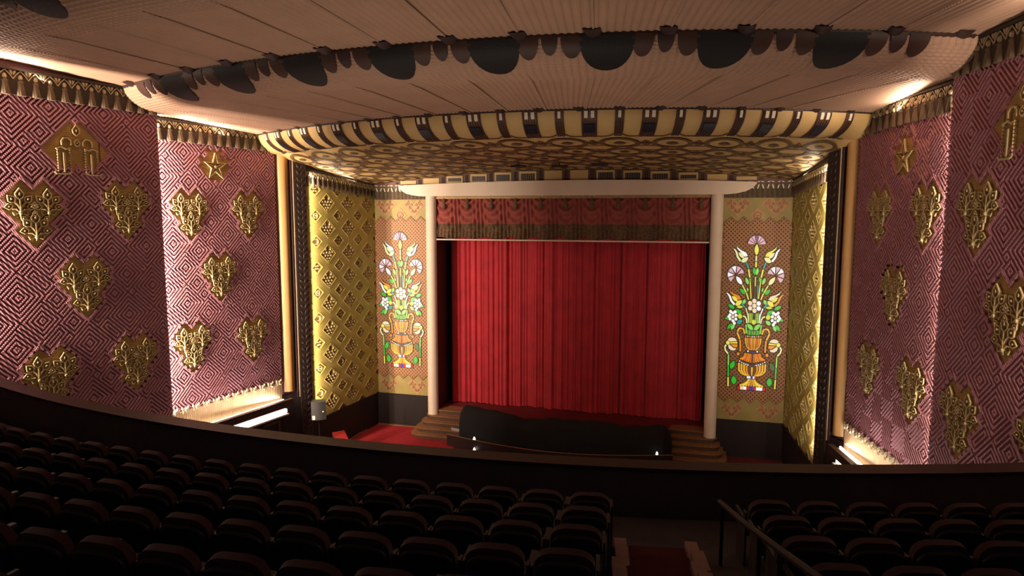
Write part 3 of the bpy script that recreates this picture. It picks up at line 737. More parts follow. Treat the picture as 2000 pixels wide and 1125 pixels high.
# stems over the vase
for k, dx in enumerate((-66, -46, -26)): pane('gLg'[k], stripp([(cB(70)+dx, 66), (cB(180)+dx, 185)], 12), gB, 'glass_pane', True)
pane('y', stripp([(345, 5), (372, 90), (380, 180)], 14), gB, 'glass_pane', True, 'W')
pane('L', leafp((cB(205), 206), (cB(140), 138), 56), gB, 'glass_leaf'); pane('g', leafp((cB(265)-6, 268), (360, 196), 54), gB, 'glass_leaf', True)
pane('g', stripp([(346, 205), (352, 312)], 18), gB, 'glass_pane', True)
for k in range(4): pane('gGgG'[k], stripp([(cB(300)-12-k*20, 272 if k else 280), (cB(300)-12-k*20, 328)], 11), gB, 'glass_pane', True)
# vase
for k in range(4): pane('WOCO'[k], circ((cB(350)-14-k*28, 350-k*1.5), 9, 6), gB, 'glass_disc', True)
for k in range(5):
    t0 = (k)*25; t1 = k*11
    pane('OAoOA'[k], stripp([(cB(370)-t0, 366), (cB(420)-t0*.96, 420), (cB(470)-(t0+t1)*.56, 470), (cB(515)-t1-2, 512)], [19, 17, 11, 9]), gB, 'glass_pane', k > 0)
for c, pts in (('A', ((326, 318), (318, 272), (300, 252))), ('A', ((292, 250), (256, 256), (232, 296))), ('A', ((230, 304), (246, 345), (264, 385))), ('O', ((267, 392), (270, 470), (268, 535)))):
    pane(c, stripp(pts, 22), gB, 'glass_pane', True)
pane('O', circ((240, 566), 20, 8), gB, 'glass_disc', True)
for k in range(3): pane('BKW'[k] if k else 'B', circ((cB(540)-k*30, 540-k*6), 11, 6), gB, 'glass_disc', True)
for k in range(7):
    t0 = k*16; t1 = k*27
    pane('KoOOoOO'[k], stripp([(cB(560)-t0, 562-k*2), (cB(600)-t0*1.15, 598), (cB(640)-t1, 672-k*7)], [12, 15, 20]), gB, 'glass_pane', k > 0)
for k in range(7): pane('KMWWWCW'[k], circ((cB(690)-k*27, 700-k*k*1.3), 9, 6), gB, 'glass_disc', k > 0)
for k in range(6):
    t0 = k*34; pane('AKOAAA'[k], stripp([(cB(720)-t0, 720-k*9), (cB(770)-t0, 765), (cB(805)-t0*.78, 805), (cB(828)-t0*.42-k, 828)], [24, 24, 17, 9]), gB, 'glass_pane', k > 0)
for k, c in enumerate('BWW'): pane(c, [(cB(845)-12-k*25, 832), (cB(845)+10-k*25, 832), (cB(845)+10-k*25, 860), (cB(845)-12-k*25, 860)], gB, 'glass_pane', k > 0, 'R' if k == 2 else None)
for k in range(5):
    pane('OAAYA'[k], stripp([(cB(870)-k*11, 868), (cB(900)-k*16, 902), (cB(930)-k*26, 930), (cB(955)-k*38, 954)], [8, 11, 18, 26]), gB, 'glass_pane', k > 0)
for k, c in enumerate('BRWCR'):
    wv = 40 if k < 4 else 26; xx = cB(980)-k*42; pane(c, [(xx-wv/2, 962), (xx+wv/2, 962), (xx+wv/2, 1002), (xx-wv/2, 1002)], gB, 'glass_pane', k > 0, {1: 'R', 2: 'W', 3: 'W', 4: 'R'}.get(k))
# drooping bell flowers on stalks
pane('Y', circ((106, 436), 26), gB, 'glass_disc', True)
pane('C', [(104, 398), (130, 376), (165, 368), (205, 380), (226, 410), (135, 420)], gB, 'glass_petal', True)
pane('Y', [(138, 428), (230, 420), (232, 440), (138, 442)], gB, 'glass_petal', True); pane('O', [(138, 450), (232, 450), (232, 484), (190, 490)], gB, 'glass_petal', True)
pane('C', [(108, 472), (128, 458), (180, 498), (216, 500), (195, 525), (150, 528), (118, 505)], gB, 'glass_petal', True)
pane('y', stripp([(82, 462), (64, 490), (72, 530), (108, 570)], 20), gB, 'glass_pane', True)
pane('g', stripp([(112, 580), (108, 712)], 18), gB, 'glass_pane', True); pane('G', stripp([(108, 720), (105, 850)], 18), gB, 'glass_pane', True); pane('Y', stripp([(104, 860), (102, 972)], 18), gB, 'glass_pane', True)
pane('G', leafp((138, 756), (188, 654), 58), gB, 'glass_leaf', True, 'D'); pane('G', leafp((178, 945), (180, 838), 70), gB, 'glass_leaf', True)

def pane_mesh(poly, z0, z1, m):
    mb = MB(); mb.prism(poly, z0, z1); return mb.mesh('glass_pane', m)
def grow(poly, d):
    n = len(poly); ar = sum(poly[i][0]*poly[(i+1) % n][1]-poly[(i+1) % n][0]*poly[i][1] for i in range(n)); sgn = 1 if ar > 0 else -1; out = []
    for i in range(n):
        a = poly[i-1]; p = poly[i]; b = poly[(i+1) % n]
        d1 = (p[0]-a[0], p[1]-a[1]); d2 = (b[0]-p[0], b[1]-p[1]); l1 = hypot(*d1) or 1; l2 = hypot(*d2) or 1
        n1 = (d1[1]/l1*sgn, -d1[0]/l1*sgn); n2 = (d2[1]/l2*sgn, -d2[0]/l2*sgn); sx, sy = n1[0]+n2[0], n1[1]+n2[1]; q = sx*sx+sy*sy
        k = min(2/q if q > .01 else 1, 1.6); out.append((p[0]+sx*k*d, p[1]+sy*k*d))
    return out
pane_data = []
for name, col, poly in PANES: pane_data.append((name, pane_mesh(poly, .05, .062, GL[col])))
lead = MB()
for i, (name, col, poly) in enumerate(PANES): lead.prism(grow(poly, .034), .03, .052+.00002*i)
lead_me = lead.mesh('lead_came', 'lead')
for sg in (-1, 1):
    F = Matrix(((1, 0, 0, sg*8.12), (0, 0, -1, PY), (0, 1, 0, 0), (0, 0, 0, 1)))
    root = link('stained_glass_window', lead_me, None, F, label='backlit stained glass of carnations, tulips and an amber vase, %s of the stage' % ('left' if sg < 0 else 'right'), cat='stained glass', group='stained glass vase windows')
    for name, me in pane_data: link(name, me, root)

# ------------------------------------------------------------------ columns, header beam, cornice above it
for sg in (-1, 1):
    mb = MB(); mb.lathe([(.275, -10.03), (.275, -9.9), (.255, -9.85), (.255, .9)], 28)
    link('proscenium_column', mb.mesh('proscenium_column', 'white', smooth=True), None, (sg*6.48, 29.95, 0), label='tall slim white round column at the %s side of the stage curtain' % ('left' if sg < 0 else 'right'), cat='column', group='white proscenium columns')
mb = MB(); n = 40
top = [(-8.0+16.0*k/n, 1.36+.16*(1-((-8.0+16.0*k/n)/8)**2)) for k in range(n+1)]
bot = [(8.0, 1.28), (7.85, 1.12), (7.6, .98), (7.25, .90), (6.9, .86), (-6.9, .86), (-7.25, .90), (-7.6, .98), (-7.85, 1.12), (-8.0, 1.28)]
mb.prism(top+bot, -.28, .30, 0)
F = Matrix(((1, 0, 0, 0), (0, 0, -1, 29.95), (0, 1, 0, 0), (0, 0, 0, 1)))
link('header_beam', mb.mesh('header_beam', 'white'), None, F, label='long cream header beam with upturned ends resting on the two columns', cat='beam')
# arched cornice of brown bars and cream blocks
mb = MB(); n = 40
mb.prism([(-9.6+19.2*k/n, 1.42+.60*(1-(abs(-9.6+19.2*k/n)/9.6)**2)) for k in range(n+1)]+[(9.6, 1.3), (-9.6, 1.3)], 0, .06)
F = Matrix(((1, 0, 0, 0), (0, 0, -1, 30.0), (0, 1, 0, 0), (0, 0, 0, 1)))
cr = link('striped_cornice', mb.mesh('striped_cornice', 'stripe'), None, F, label='arched brown cornice with cream blocks and slotted vents above the header beam', cat='cornice')
blk = MB(); blk.box(-.39, .39, 0, 1, .06, .10)
for k in range(-8, 8):
    x = (k+.5)*1.17; zt = 1.42+.60*(1-(abs(x)/9.6)**2)-.05; z0 = 1.50-.16*(abs(x)/8)**2*0-.06
    if zt-z0 < .08: continue
    b = MB(); b.box(-.40, .40, z0, zt, .06, .10); pb = part('cream_block', b, 'cream', cr, Matrix.Translation((x, 0, 0)))
    if 2 <= (k if k >= 0 else -k-1) + 1 <= 5:
        b = MB(); b.box(-.32, .32, z0+.10, zt-.10, .10, .115); part('dark_slot', b, 'navy', pb)
        b = MB()
        for q in range(6): b.box(-.28+q*.1, -.24+q*.1, z0+.12, zt-.12, .115, .13)
        part('slot_bars', b, 'band', pb)
b = MB()
for k in range(-8, 9):
    x = k*1.17; zt = 1.42+.60*max(0, 1-(abs(x)/9.6)**2)-.05
    if zt < 1.5: continue
    for q in (-1, 0, 1): b.box(x+q*.06-.018, x+q*.06+.018, 1.44, zt, .06, .09)
part('bar_ribs', b, 'lobe', cr, kind='stuff')

# ------------------------------------------------------------------ valance header, valance, curtain, stage shell
mb = MB(); mb.box(-6.22, 6.22, 29.98, 30.11, .76, 1.05); mb.box(-6.22, 6.22, 29.94, 30.11, .74, .79); mb.box(-6.22, 6.22, 29.94, 30.11, .98, 1.02)
vh = link('valance_pelmet', mb.mesh('valance_pelmet', 'valgold'), None, None, label='gilt pelmet strip with rosettes above the red swagged valance', cat='pelmet')
ros = MB(); ros.lathe([(.07, 0), (.07, .02), (.03, .05)], 8); rm = ros.mesh('rosette', 'cluster')
SWX = [-5.82+1.164*k for k in range(11)]
for x in SWX:
    for dx in (-.09, .09): link('rosette', rm, vh, Matrix.Translation((x+dx, 29.98, .885)) @ Matrix.Rotation(pi/2, 4, 'X'))
def val(u, v):
    x = -6.2+12.4*u; z = -1.08+1.86*v
    c = min(SWX, key=lambda q: abs(q-x)); d = (x-c)/.58
    zt = .62-z                                     # below tassel top
    pleat = .5+.5*cos(d*pi)                        # 1 centre .. 0 edge
    sw = sin((zt*9.0 - d*d*-4.5*1.0)*1.0 + 0)*.045*(1-abs(d))**.5 if zt > 0 else 0
    sw = .085*sin((zt+ .55*d*d)*17/(1+.25*zt))*max(0, 1-abs(d)*1.1)**.5*max(0, 1-max(0, zt-1.0)*1.2)
    ed = .05*sin(x*34+1.1*sin(z*2))*min(1, abs(d)**2*1.6+max(0, zt-.9)*.8)
    return (x, 30.10-.05-.09*pleat*min(1, .5+zt*.6)-sw-ed, z-(.05*sin(x*5.4) if v == 0 else 0))
mb = MB(); mb.grid(val, 520, 60)
vl = link('swagged_valance', mb.mesh('swagged_valance', 'valance', smooth=True), None, None, label='dusty red swagged valance with a brown woven border across the stage top', cat='valance')
for x in SWX:
    b = MB(); b.lathe([(.02, .76), (.07, .70), (.10, .62), (.06, .54), (.11, .45), (.09, .33), (.02, .24)], 8, (x, 29.93))
    part('tassel_drop', b, 'tie', vl, smooth=True)
mb = MB(); mb.box(-6.18, 6.2, 29.86, 29.93, -1.19, -1.13); link('valance_batten', mb.mesh('valance_batten', 'white'), None, None, label='thin pale batten line under the brown border of the valance', cat='batten')
rc = random.Random(8)
pl = [(rc.uniform(3, 9), rc.uniform(0, 6), rc.uniform(.3, 1)) for _ in range(5)]
CYR = 31.35
seams = [-3.1, -1.35, 1.15, 2.35, 3.55, 5.0]
def curtain_fn(xa, xb, ph):
    def fn(u, v):
        x = xa+(xb-xa)*u; z = STGZ+.03+(-.8-STGZ)*v
        am = .55+.45*sin(x*1.9+ph*2+1.1*sin(x*.83)); y = .085*am*sin(x*10.5+2.6*sin(x*1.3+ph)+.25*sin(z*.5+x))+.045*(1.2-am)*sin(x*24+2.3*sin(x*2.1+ph))+.09*sin(x*2.3+ph)+.02*sin(x*43+2*sin(x*3))
        y *= (1-.25*v)
        for s_ in seams: y += .16*math.exp(-((x-s_)/.045)**2)
        return (x, CYR+y, z)
    return fn
cu = link('stage_curtain', None, None, None, label='full height pleated red velvet curtain closing the stage', cat='curtain')
for (xa, xb, ph) in ((-6.0, -.98, 0.), (-1.04, 6.1, 2.)):
    mb = MB(); mb.grid(curtain_fn(xa, xb, ph), 420, 16); part('curtain_panel', mb, 'curtain', cu, (0, .0 if ph else .06, 0), smooth=True)
# stage side returns, top and floor
for sg in (-1, 1):
    mb = MB(); mb.box(*sorted((sg*6.22, sg*6.45)), 30.0, 32.2, STGZ, 1.3)
    link('wall_stage', mb.mesh('wall_stage', 'pilaster'), None, None, label='dark brown return wall inside the %s edge of the stage opening' % ('left' if sg < 0 else 'right'), cat='wall', kind='structure')
mb = MB(); mb.box(-7, 7, 31.9, 32.2, STGZ, 1.3); link('wall_back', mb.mesh('wall_back', 'black'), None, None, label='black wall behind the red stage curtain', cat='wall', kind='structure')
mb = MB(); mb.box(-6.4, 6.4, 30.12, 30.3, .7, 1.5); link('trim_3', mb.mesh('trim_3', 'dkbrown'), None, None, label='dark board behind the header beam', cat='trim', kind='structure')
mb = MB(); n = 24
poly = [(-6.6, 32.2), (-6.6, 30.75), (-4.8, 30.6), (-4.6, 29.3)]+[(-4.6+9.2*k/n, 29.3-.5*sin(pi*k/n)) for k in range(1, n)]+[(4.6, 29.3), (4.8, 30.6), (6.6, 30.75), (6.6, 32.2)]
mb.prism(poly, FZ, STGZ)
link('stage_floor', mb.mesh('stage_floor', 'stagefl'), None, None, label='raised dark red stage floor in front of the curtain', cat='stage', kind='structure')
# corner steps each side
for sg in (-1, 1):
    st = link('stage_steps', None, None, (sg*5.4, 30.6, FZ), label='flight of curved wooden steps at the %s white column' % ('left' if sg < 0 else 'right'), cat='steps', group='curved steps to the stage')
    for k in range(5):
        zt = .2+.2*k; dep = 2.15-.38*k; wl = 1.75-.13*k; n = 8
        # plan: rounded outer front corner
        r_ = .55-.05*k; P = [(-.95, 0), (-.95, -dep)]
        P = [(-.68, .2), (-.68, -dep)]; ox = wl
        P += [(ox-r_+r_*sin(a), -dep+r_-r_*cos(a)) for a in [pi/2*q/n for q in range(n+1)]]+[(ox, .2)]
        P = [(sg*x if sg > 0 else -x, y) for x, y in P]
        b = MB(); b.prism(P, zt-.2, zt-.04); s1 = part('riser', b, 'stepr', st)
        P2 = [(x*1.02, y-.03) for x, y in P]
        b = MB(); b.prism(P2, zt-.04, zt); part('tread', b, 'step', st)

# ------------------------------------------------------------------ orchestra floor, carpet, pit and drape
mb = MB(); mb.box(-13, 13, 8, 30.1, FZ-.2, FZ); link('floor', mb.mesh('floor', 'dcarpet'), None, None, label='dark red carpeted orchestra floor below the balcony', cat='floor', kind='structure')
mb = MB(); mb.box(-9.6, -4.6, 26.6, 29.96, FZ, FZ+.02); link('lit_red_carpet', mb.mesh('lit_red_carpet', 'carpet'), None, None, label='red carpet with light painted in, left front corner by the stage steps', cat='carpet')  # brighter copy of the floor's red carpet; light put into its colour
mb = MB(); mb.box(-9.55, -6.9, 29.9, 29.98, FZ, FZ+.07); mb.box(-9.62, -9.55, 27.0, 29.98, FZ, FZ+.07); link('baseboard_1', mb.mesh('baseboard_1', 'peachline'), None, None, label='thin brown skirting around the red carpet corner', cat='skirting', kind='structure')
def drape(u, v):
    x = -4.68+9.6*u; e = min(1, (min(u, 1-u)/.035))**.5 if min(u, 1-u) > 0 else 0
    a = pi*v; lum = 1+.03*sin(x*1.3)+.02*sin(x*2.9+2)+.012*sin(x*7+v*5)
    yc = 28.75-.55*sin(pi*u)
    r = .62*e; h = (1.45+.04*sin(x*1.1+1)+.12*(x < -1.5)*min(1, (-1.5-x)/1.5))*(.55+.45*e)
    fold = .02*sin(x*9+3*sin(x*2))*(1-sin(a))
    sh = abs(sin(a))**.55
    return (x, yc-r*cos(a)*lum*(1 if v < .5 else .8)-fold, FZ+.1+h*sh*lum)
mb = MB(); mb.grid(drape, 150, 20)
link('pit_drape', mb.mesh('pit_drape', 'drape', smooth=True), None, None, label='long lumpy black drape covering the orchestra pit rail before the stage', cat='drape')
def arcpts(r0, r1, n=40, yc=27.9, x=5.0, sag=1.0):
    return [(-x+2*x*k/n, yc-sag*sin(pi*k/n)+r0) for k in range(n+1)], [(-x+2*x*k/n, yc-sag*sin(pi*k/n)+r1) for k in range(n+1)]
a, b_ = arcpts(0, .14); mb = MB(); mb.prism(a+b_[::-1], FZ, FZ+.52)
pr_ = link('pit_wall', mb.mesh('pit_wall', 'pit'), None, None, label='low curved dark wood pit wall with a thin brass edge before the black drape', cat='low wall')
mb = MB(); mb.tube([(p[0], p[1]+.02, FZ+.535) for p in a], .018, 5); part('brass_edge', mb, 'brass', pr_)
for i, (x, y, z) in enumerate(((-3.56, 27.53, FZ+.525), (-3.50, 27.36, FZ+.10), (4.36, 27.80, FZ+.525))):
    mb = MB(); mb.box(-.045, .045, -.045, .045, 0, .06); mb.lathe([(.04, .06), (.036, .11), (.015, .14)], 8)
    link('aisle_marker_lamp', mb.mesh('aisle_marker_lamp', 'foot'), None, (x, y, z), label=['tiny lit lamp on top of the left end of the pit wall', 'tiny lit lamp low on the face of the left pit wall end', 'tiny lit lamp on the right end of the pit wall'][i], cat='lamp', group='small marker lamps')
sgn = link('paper_sign', None, None, Matrix.Translation((-4.75, 28.35, FZ+.62)) @ Matrix.Rotation(-.9, 4, 'X') @ Matrix.Rotation(.25, 4, 'Z'), label='small white notice lying on the left stage steps', cat='sign')
mb = MB(); mb.box(-.2, .2, -.10, .10, 0, .015); part('board', mb, 'signw', sgn)
mb = MB()
for q in range(3): mb.box(-.13+q*.1, -.07+q*.1, -.05, .05, .015, .018)
part('lettering', mb, 'ink', sgn)
# speaker on a pole and a folded red seat behind the balcony rail line
sp = link('loudspeaker', None, None, Matrix.Translation((-9.35, 24.4, FZ)) @ Matrix.Rotation(.5, 4, 'Z'), label='grey loudspeaker on a stand in front of the left gold wall', cat='speaker')
mb = MB(); pf = [(-.30+.6*k/8, -.2-.07*sin(pi*k/8)) for k in range(9)]; mb.prism(pf+[(.26, .2), (-.26, .2)], 1.95, 2.72); part('cabinet', mb, 'speaker', sp)
mb = MB(); mb.tube([(0, 0, 0), (0, 0, 1.95)], .035, 8)
for k in range(3): mb.tube([(0, 0, .7), (.5*cos(k*2.1), .5*sin(k*2.1), .02)], .02, 6)
part('stand', mb, 'metal', sp)
mb = MB(); mb.lathe([(.035, 0), (.03, .03), (.0, .035)], 8); part('badge', mb, 'signw', sp, Matrix.Translation((.18, -.235, 2.3)) @ Matrix.Rotation(pi/2, 4, 'X'))
mb = MB(); mb.box(-.26, -.08, -.25, -.22, 1.97, 2.14); part('white_label', mb, 'signw', sp)  # plain white plate on the cabinet front
ch = link('folding_chair', None, None, Matrix.Translation((-8.9, 25.3, FZ)) @ Matrix.Rotation(.9, 4, 'Z'), label='folding chair with a tilted red seat beside the loudspeaker', cat='chair')
mb = MB(); mb.add([(-.28, -.25, .70), (.28, -.25, .70), (.28, .25, 1.02), (-.28, .25, 1.02), (-.28, -.25, .76), (.28, -.25, .76), (.28, .25, 1.08), (-.28, .25, 1.08)], [(0,3,2,1),(4,5,6,7),(0,1,5,4),(1,2,6,5),(2,3,7,6),(3,0,4,7)]); part('seat', mb, 'redplastic', ch)
for sx in (-1, 1):
    mb = MB(); mb.tube([(sx*.29, -.3, 0), (sx*.29, .24, 1.12)], .018, 6); mb.tube([(sx*.29, .3, 0), (sx*.29, -.2, .8)], .018, 6); part('leg', mb, 'metal', ch)

# ------------------------------------------------------------------ ceilings: concentric ribbed bands with curved lips
LIPS = [dict(c=42.0, R=32.0, z=4.70, dr=1.2, dz=.62), dict(c=41.72, R=27.0, z=3.86, dr=1.15, dz=.60), dict(c=39.24, R=19.56, z=3.05, dr=1.0, dz=.68)]
def lip_pt(lp, th, ph, off=0.0):      # th radians from the axis, ph 0..pi/2 down the lip, off outward
    r = lp['R']-lp['dr']*(1-cos(ph)); z = lp['z']-lp['dz']*sin(ph)
    nr, nz = cos(ph)/lp['dr'], -sin(ph)/lp['dz']; q = hypot(nr, nz); r += off*nr/q; z += off*nz/q
    return (r*sin(th), lp['c']-r*cos(th), z)
def sideplanes(*pts):
    out = []
    for sg in (-1, 1):
        (a, b) = pts[0] if sg < 0 else pts[1]
        a = Vector((*a, 0)); b = Vector((*b, 0)); t = (b-a).normalized(); n = Vector((t.y, -t.x, 0))
        if n.x*sg < 0: n = -n
        out.append((tuple(a+n*.08), tuple(n)))
    return out
def ribbed(prof, th_max, ribs, name, m, clip, ampl=.018, cross=None):
    # prof: list of (centre, r, z, nr, nz)
    mb = MB(); cols = ribs*4
    def f(u, v):
        j = round(v*(len(prof)-1)); c, r, z, nr, nz, cr_ = prof[j]
        th = -th_max+2*th_max*u; k = round(u*cols) % 4
        o = ampl if k in (1, 2) else 0
        if cr_: o = o*.6+.02*cr_
        r2 = r+o*nr; z2 = z+o*nz
        return (r2*sin(th), c-r2*cos(th), z2)
    mb.grid(f, cols, len(prof)-1)
    return mb.mesh(name, m, clip=clip)
def band_profile(lp, nxt, zend):
    prof = []; ncov = 26
    for k in range(ncov+1):
        ph = pi/2*k/ncov; r = lp['R']-lp['dr']*(1-cos(ph)); z = lp['z']-lp['dz']*sin(ph)
        nr, nz = cos(ph)/lp['dr'], -sin(ph)/lp['dz']; q = hypot(nr, nz); prof.append((lp['c'], r, z, nr/q, nz/q, (k % 2) if k > 3 else 0))
    r0 = lp['R']-lp['dr']; z0 = lp['z']-lp['dz']
    for k in range(1, 9): prof.append((lp['c'], r0-.06*k, z0, 0, -1, k % 2))
    r0 -= .5
    for k in range(1, 8):
        t = k/7; prof.append((lp['c']+(nxt['c']-lp['c'])*t, r0+(nxt['R']-r0)*t, z0+(zend-z0)*t, 0, -1, 0))
    prof.append((nxt['c'], nxt['R'], zend+.35, 0, -1, 0))
    return prof
wl = lambda w_: (wall_pts(-1, w_), wall_pts(1, w_))
me = ribbed(band_profile(LIPS[1], LIPS[2], 3.07), radians(36), 190, 'ceiling', 'ceil', sideplanes(*wl(2)))
c2 = link('ceiling', me, None, None, label='ribbed tan ceiling tier between the dark lunette row and the striped cream lip', cat='ceiling', kind='structure')
me = ribbed(band_profile(LIPS[0], LIPS[1], 3.90), radians(30), 170, 'ceiling', 'ceil', sideplanes(*wl(1)))
c1 = link('ceiling', me, None, None, label='ribbed tan ceiling tier nearest the balcony, before the lunette row', cat='ceiling', kind='structure')
# rear tier above the camera
rear = []
for k in range(7): rear.append((42.0, 44-(44-32)*k/6, 5.3-.58*k/6, 0, -1, 0))
rear.append((42.0, 32.0, 5.1, 0, -1, 0))
me = ribbed(rear, radians(30), 120, 'ceiling', 'ceil', sideplanes(*wl(0)))
c0 = link('ceiling', me, None, None, label='rear ceiling tier over the balcony seats', cat='ceiling', kind='structure')
# dark edge line, knobs, lunettes and lobes on the two dark lips
ANG = radians(5.28)
def patch(lp, th, half, ph0, ph1, off, shape='round', n=10, m=8):
    mb = MB()
    def f(u, v):
        if shape != 'sq': v = sin(pi/2*v)
        ph = ph0+(ph1-ph0)*v
        if shape == 'round': ww = half*sqrt(max(0, 1-v**2.2))
        elif shape == 'lobe': ww = half*sqrt(max(0, 1-v**2.6))
        else: ww = half
        return lip_pt(lp, th+(2*u-1)*ww, ph, off)
    mb.grid(f, n, m)
    # rim back to the surface
    rim = [f(0, k/m) for k in range(m+1)]+[f(k/n, 1) for k in range(1, n)]+[f(1, 1-k/m) for k in range(m+1)]
    def g(u, v):
        if shape != 'sq': v = sin(pi/2*v)
        ph = ph0+(ph1-ph0)*v
        ww = half*(sqrt(max(0, 1-v**2.2)) if shape == 'round' else sqrt(max(0, 1-v**2.6)) if shape == 'lobe' else 1)
        return lip_pt(lp, th+(2*u-1)*ww, ph, 0)
    rim0 = [g(0, k/m) for k in range(m+1)]+[g(k/n, 1) for k in range(1, n)]+[g(1, 1-k/m) for k in range(m+1)]
    L_ = len(rim); mb.add(rim+rim0, [(i, i+1, L_+i+1, L_+i) for i in range(L_-1)])
    return mb
ordw = ['first', 'second', 'third', 'fourth', 'fifth', 'sixth', 'seventh', 'eighth', 'ninth', 'tenth', 'eleventh', 'twelfth', 'thirteenth', 'fourteenth', 'fifteenth', 'sixteenth', 'seventeenth', 'eighteenth', 'nineteenth', 'twentieth']
for lp, cp, nl, rowname in ((LIPS[1], c2, 4, 'middle'), (LIPS[0], c1, 3, 'nearest')):
    edge = radians(25.0 if lp is LIPS[1] else 22.5)
    mb = MB(); mb.tube([lip_pt(lp, -edge+2*edge*k/120, .0, .0) for k in range(121)], .05, 6); part('dark_edge', mb, 'dkbrown', cp)
    for i in range(-nl, nl):
        th = (i+.5)*ANG+radians(.1)
        g_ = patch(lp, th, radians(1.28), .02, 1.22, .05)
        link('lunette_grille', g_.mesh('lunette_grille', 'grille', smooth=True), None, None, label='black semicircular ceiling grille, %s from the left in the %s lunette row' % (ordw[i+nl], rowname), cat='grille', group='black lunette grilles')
    for i in range(-nl, nl+1):
        for dth, hf, ph, mm in ((-1.02, .50, .72, 'lobe'), (0, .38, .60, 'dkbrown'), (1.02, .50, .72, 'lobe')):
            th = i*ANG+radians(dth+.1)
            if abs(th) > edge: continue
            g_ = patch(lp, th, radians(hf), .02, ph, .045, 'lobe', 8, 8); part('lobe', g_, mm, cp, smooth=True)
    for i in range(-8, 9):
        th = i*radians(3.4)+radians(.6)
        if abs(th) > edge: continue
        p = lip_pt(lp, th, 0, 0); mb = MB()
        mb.grid(lambda u, v: (p[0]*(1)+.19*(2*u-1)*cos(th), p[1]-.02+.19*(2*u-1)*sin(th)-.34*v*cos(th), p[2]+.03-.11*sin(pi*u)**.6*(1-v*.85)), 6, 3)
        part('edge_knob', mb, 'dkbrown', cp, smooth=True)

for lp, nx, cp, zend, am in ((LIPS[1], LIPS[2], c2, 3.07, 27), (LIPS[0], LIPS[1], c1, 3.90, 23)):
    mb = MB(); st = radians(3.4)
    for i in range(-8, 9):
        th = i*st+radians(.6)
        if abs(th) > radians(am): continue
        r0 = lp['R']-lp['dr']; z0 = lp['z']-lp['dz']; nb = 46
        for k in range(nb):
            t = (k+.5)/nb; c = lp['c']+(nx['c']-lp['c'])*t; r = r0+(nx['R']-r0)*t; z = z0+(zend-z0)*t-.02
            x, y = r*sin(th), c-r*cos(th); dx, dy = cos(th)*.026, sin(th)*.026; ex, ey = -sin(th)*.04, cos(th)*.04
            mb.add([(x-dx-ex, y-dy-ey, z), (x+dx-ex, y+dy-ey, z), (x+dx+ex, y+dy+ey, z), (x-dx+ex, y-dy+ey, z), (x, y, z-.022)], [(0, 1, 4), (1, 2, 4), (2, 3, 4), (3, 0, 4)])
    part('beaded_seam', mb, 'ceil', cp, kind='stuff')

# gold lip and soffit
lp = LIPS[2]
mb = MB(); mb.grid(lambda u, v: lip_pt(lp, radians(-36+72*u), pi/2*v), 90, 12)
def backz(X): return 1.42+.60*max(0, 1-(abs(X)/9.6)**2)
def soffit(u, v):
    th = radians(-36+72*u); a = Vector(lip_pt(lp, th, pi/2)); X = a.x*.93; b = Vector((X, 30.12, backz(X)))
    q = a.lerp(b, v); q.z = a.z+(b.z-a.z)*(v**.62 if v > 0 else 0); return tuple(q)
mb.grid(soffit, 90, 14)
gs = link('ceiling', mb.mesh('ceiling', 'cream', smooth=True, clip=[((-10.75, 23.5, 0), (-1, -.12, 0)), ((10.75, 23.5, 0), (1, -.12, 0))]), None, None, label='cream and gold soffit with a curved striped lip over the proscenium', cat='ceiling', kind='structure')
mb = MB(); mb.tube([lip_pt(lp, radians(-33.4+66.8*k/120), 0) for k in range(121)], .035, 6); part('dark_edge', mb, 'dkbrown', gs)
ST = radians(5.13)
for i in range(-6, 7):
    th = i*ST
    g_ = patch(lp, th, radians(.40), 0.0, 1.05, .03, 'sq', 4, 6); s1 = part('narrow_stripe', g_, 'stripe', gs)
    b = MB()
    for q in (-.28, -.09, .09, .28): b.tube([lip_pt(lp, th+radians(q), .05+1.25*k/6, .035) for k in range(7)], .022, 4)
    part('stripe_ribs', b, 'lobe', s1)
    part('cream_square', patch(lp, th, radians(.12), .08, .34, .055, 'sq', 1, 2), 'palecream', s1)
    part('foot_block', patch(lp, th, radians(.36), 1.33, 1.42, .03, 'sq', 1, 1), 'palecream', s1)
for i in range(-6, 6):
    th = (i+.5)*ST
    g_ = patch(lp, th, radians(.68), 0.0, 1.28, .03, 'sq', 5, 6); s1 = part('wide_stripe', g_, 'stripe', gs)
    b = MB()
    for q in (-.58, -.35, -.12, .12, .35, .58): b.tube([lip_pt(lp, th+radians(q), .05+1.32*k/6, .035) for k in range(7)], .022, 4)
    part('stripe_ribs', b, 'lobe', s1)
    for q in (-.28, .28): part('cream_square', patch(lp, th+radians(q), radians(.15), .08, .34, .06, 'sq', 1, 2), 'palecream', s1)
    part('navy_block', patch(lp, th, radians(.5), .58, 1.0, .065, 'sq', 3, 3), 'navy', s1)
    part('foot_block', patch(lp, th, radians(.3), 1.38, 1.46, .03, 'sq', 1, 1), 'palecream', s1)
for i in range(-9, 10):
    th = i*ST*2/3
    if abs(th) > radians(33): continue
    p = lip_pt(lp, th, 0, 0); mb = MB()
    mb.grid(lambda u, v: (p[0]+.15*(2*u-1)*cos(th), p[1]+.15*(2*u-1)*sin(th)-.24*v*cos(th), p[2]+.02-.09*sin(pi*u)**.6*(1-v*.85)), 6, 3)
    part('edge_knob', mb, 'dkbrown', gs, smooth=True)
# wavy line between stripes and soffit
mb = MB(); pts = []
for k in range(241):
    th = -6.3*ST+12.6*ST*k/240; c_ = cos(th/ST*2*pi)
    pts.append(lip_pt(lp, th, 1.42-.34*max(0, c_)**3, .012))
mb.tube(pts, .03, 4); part('wave_line', mb, 'band', gs)
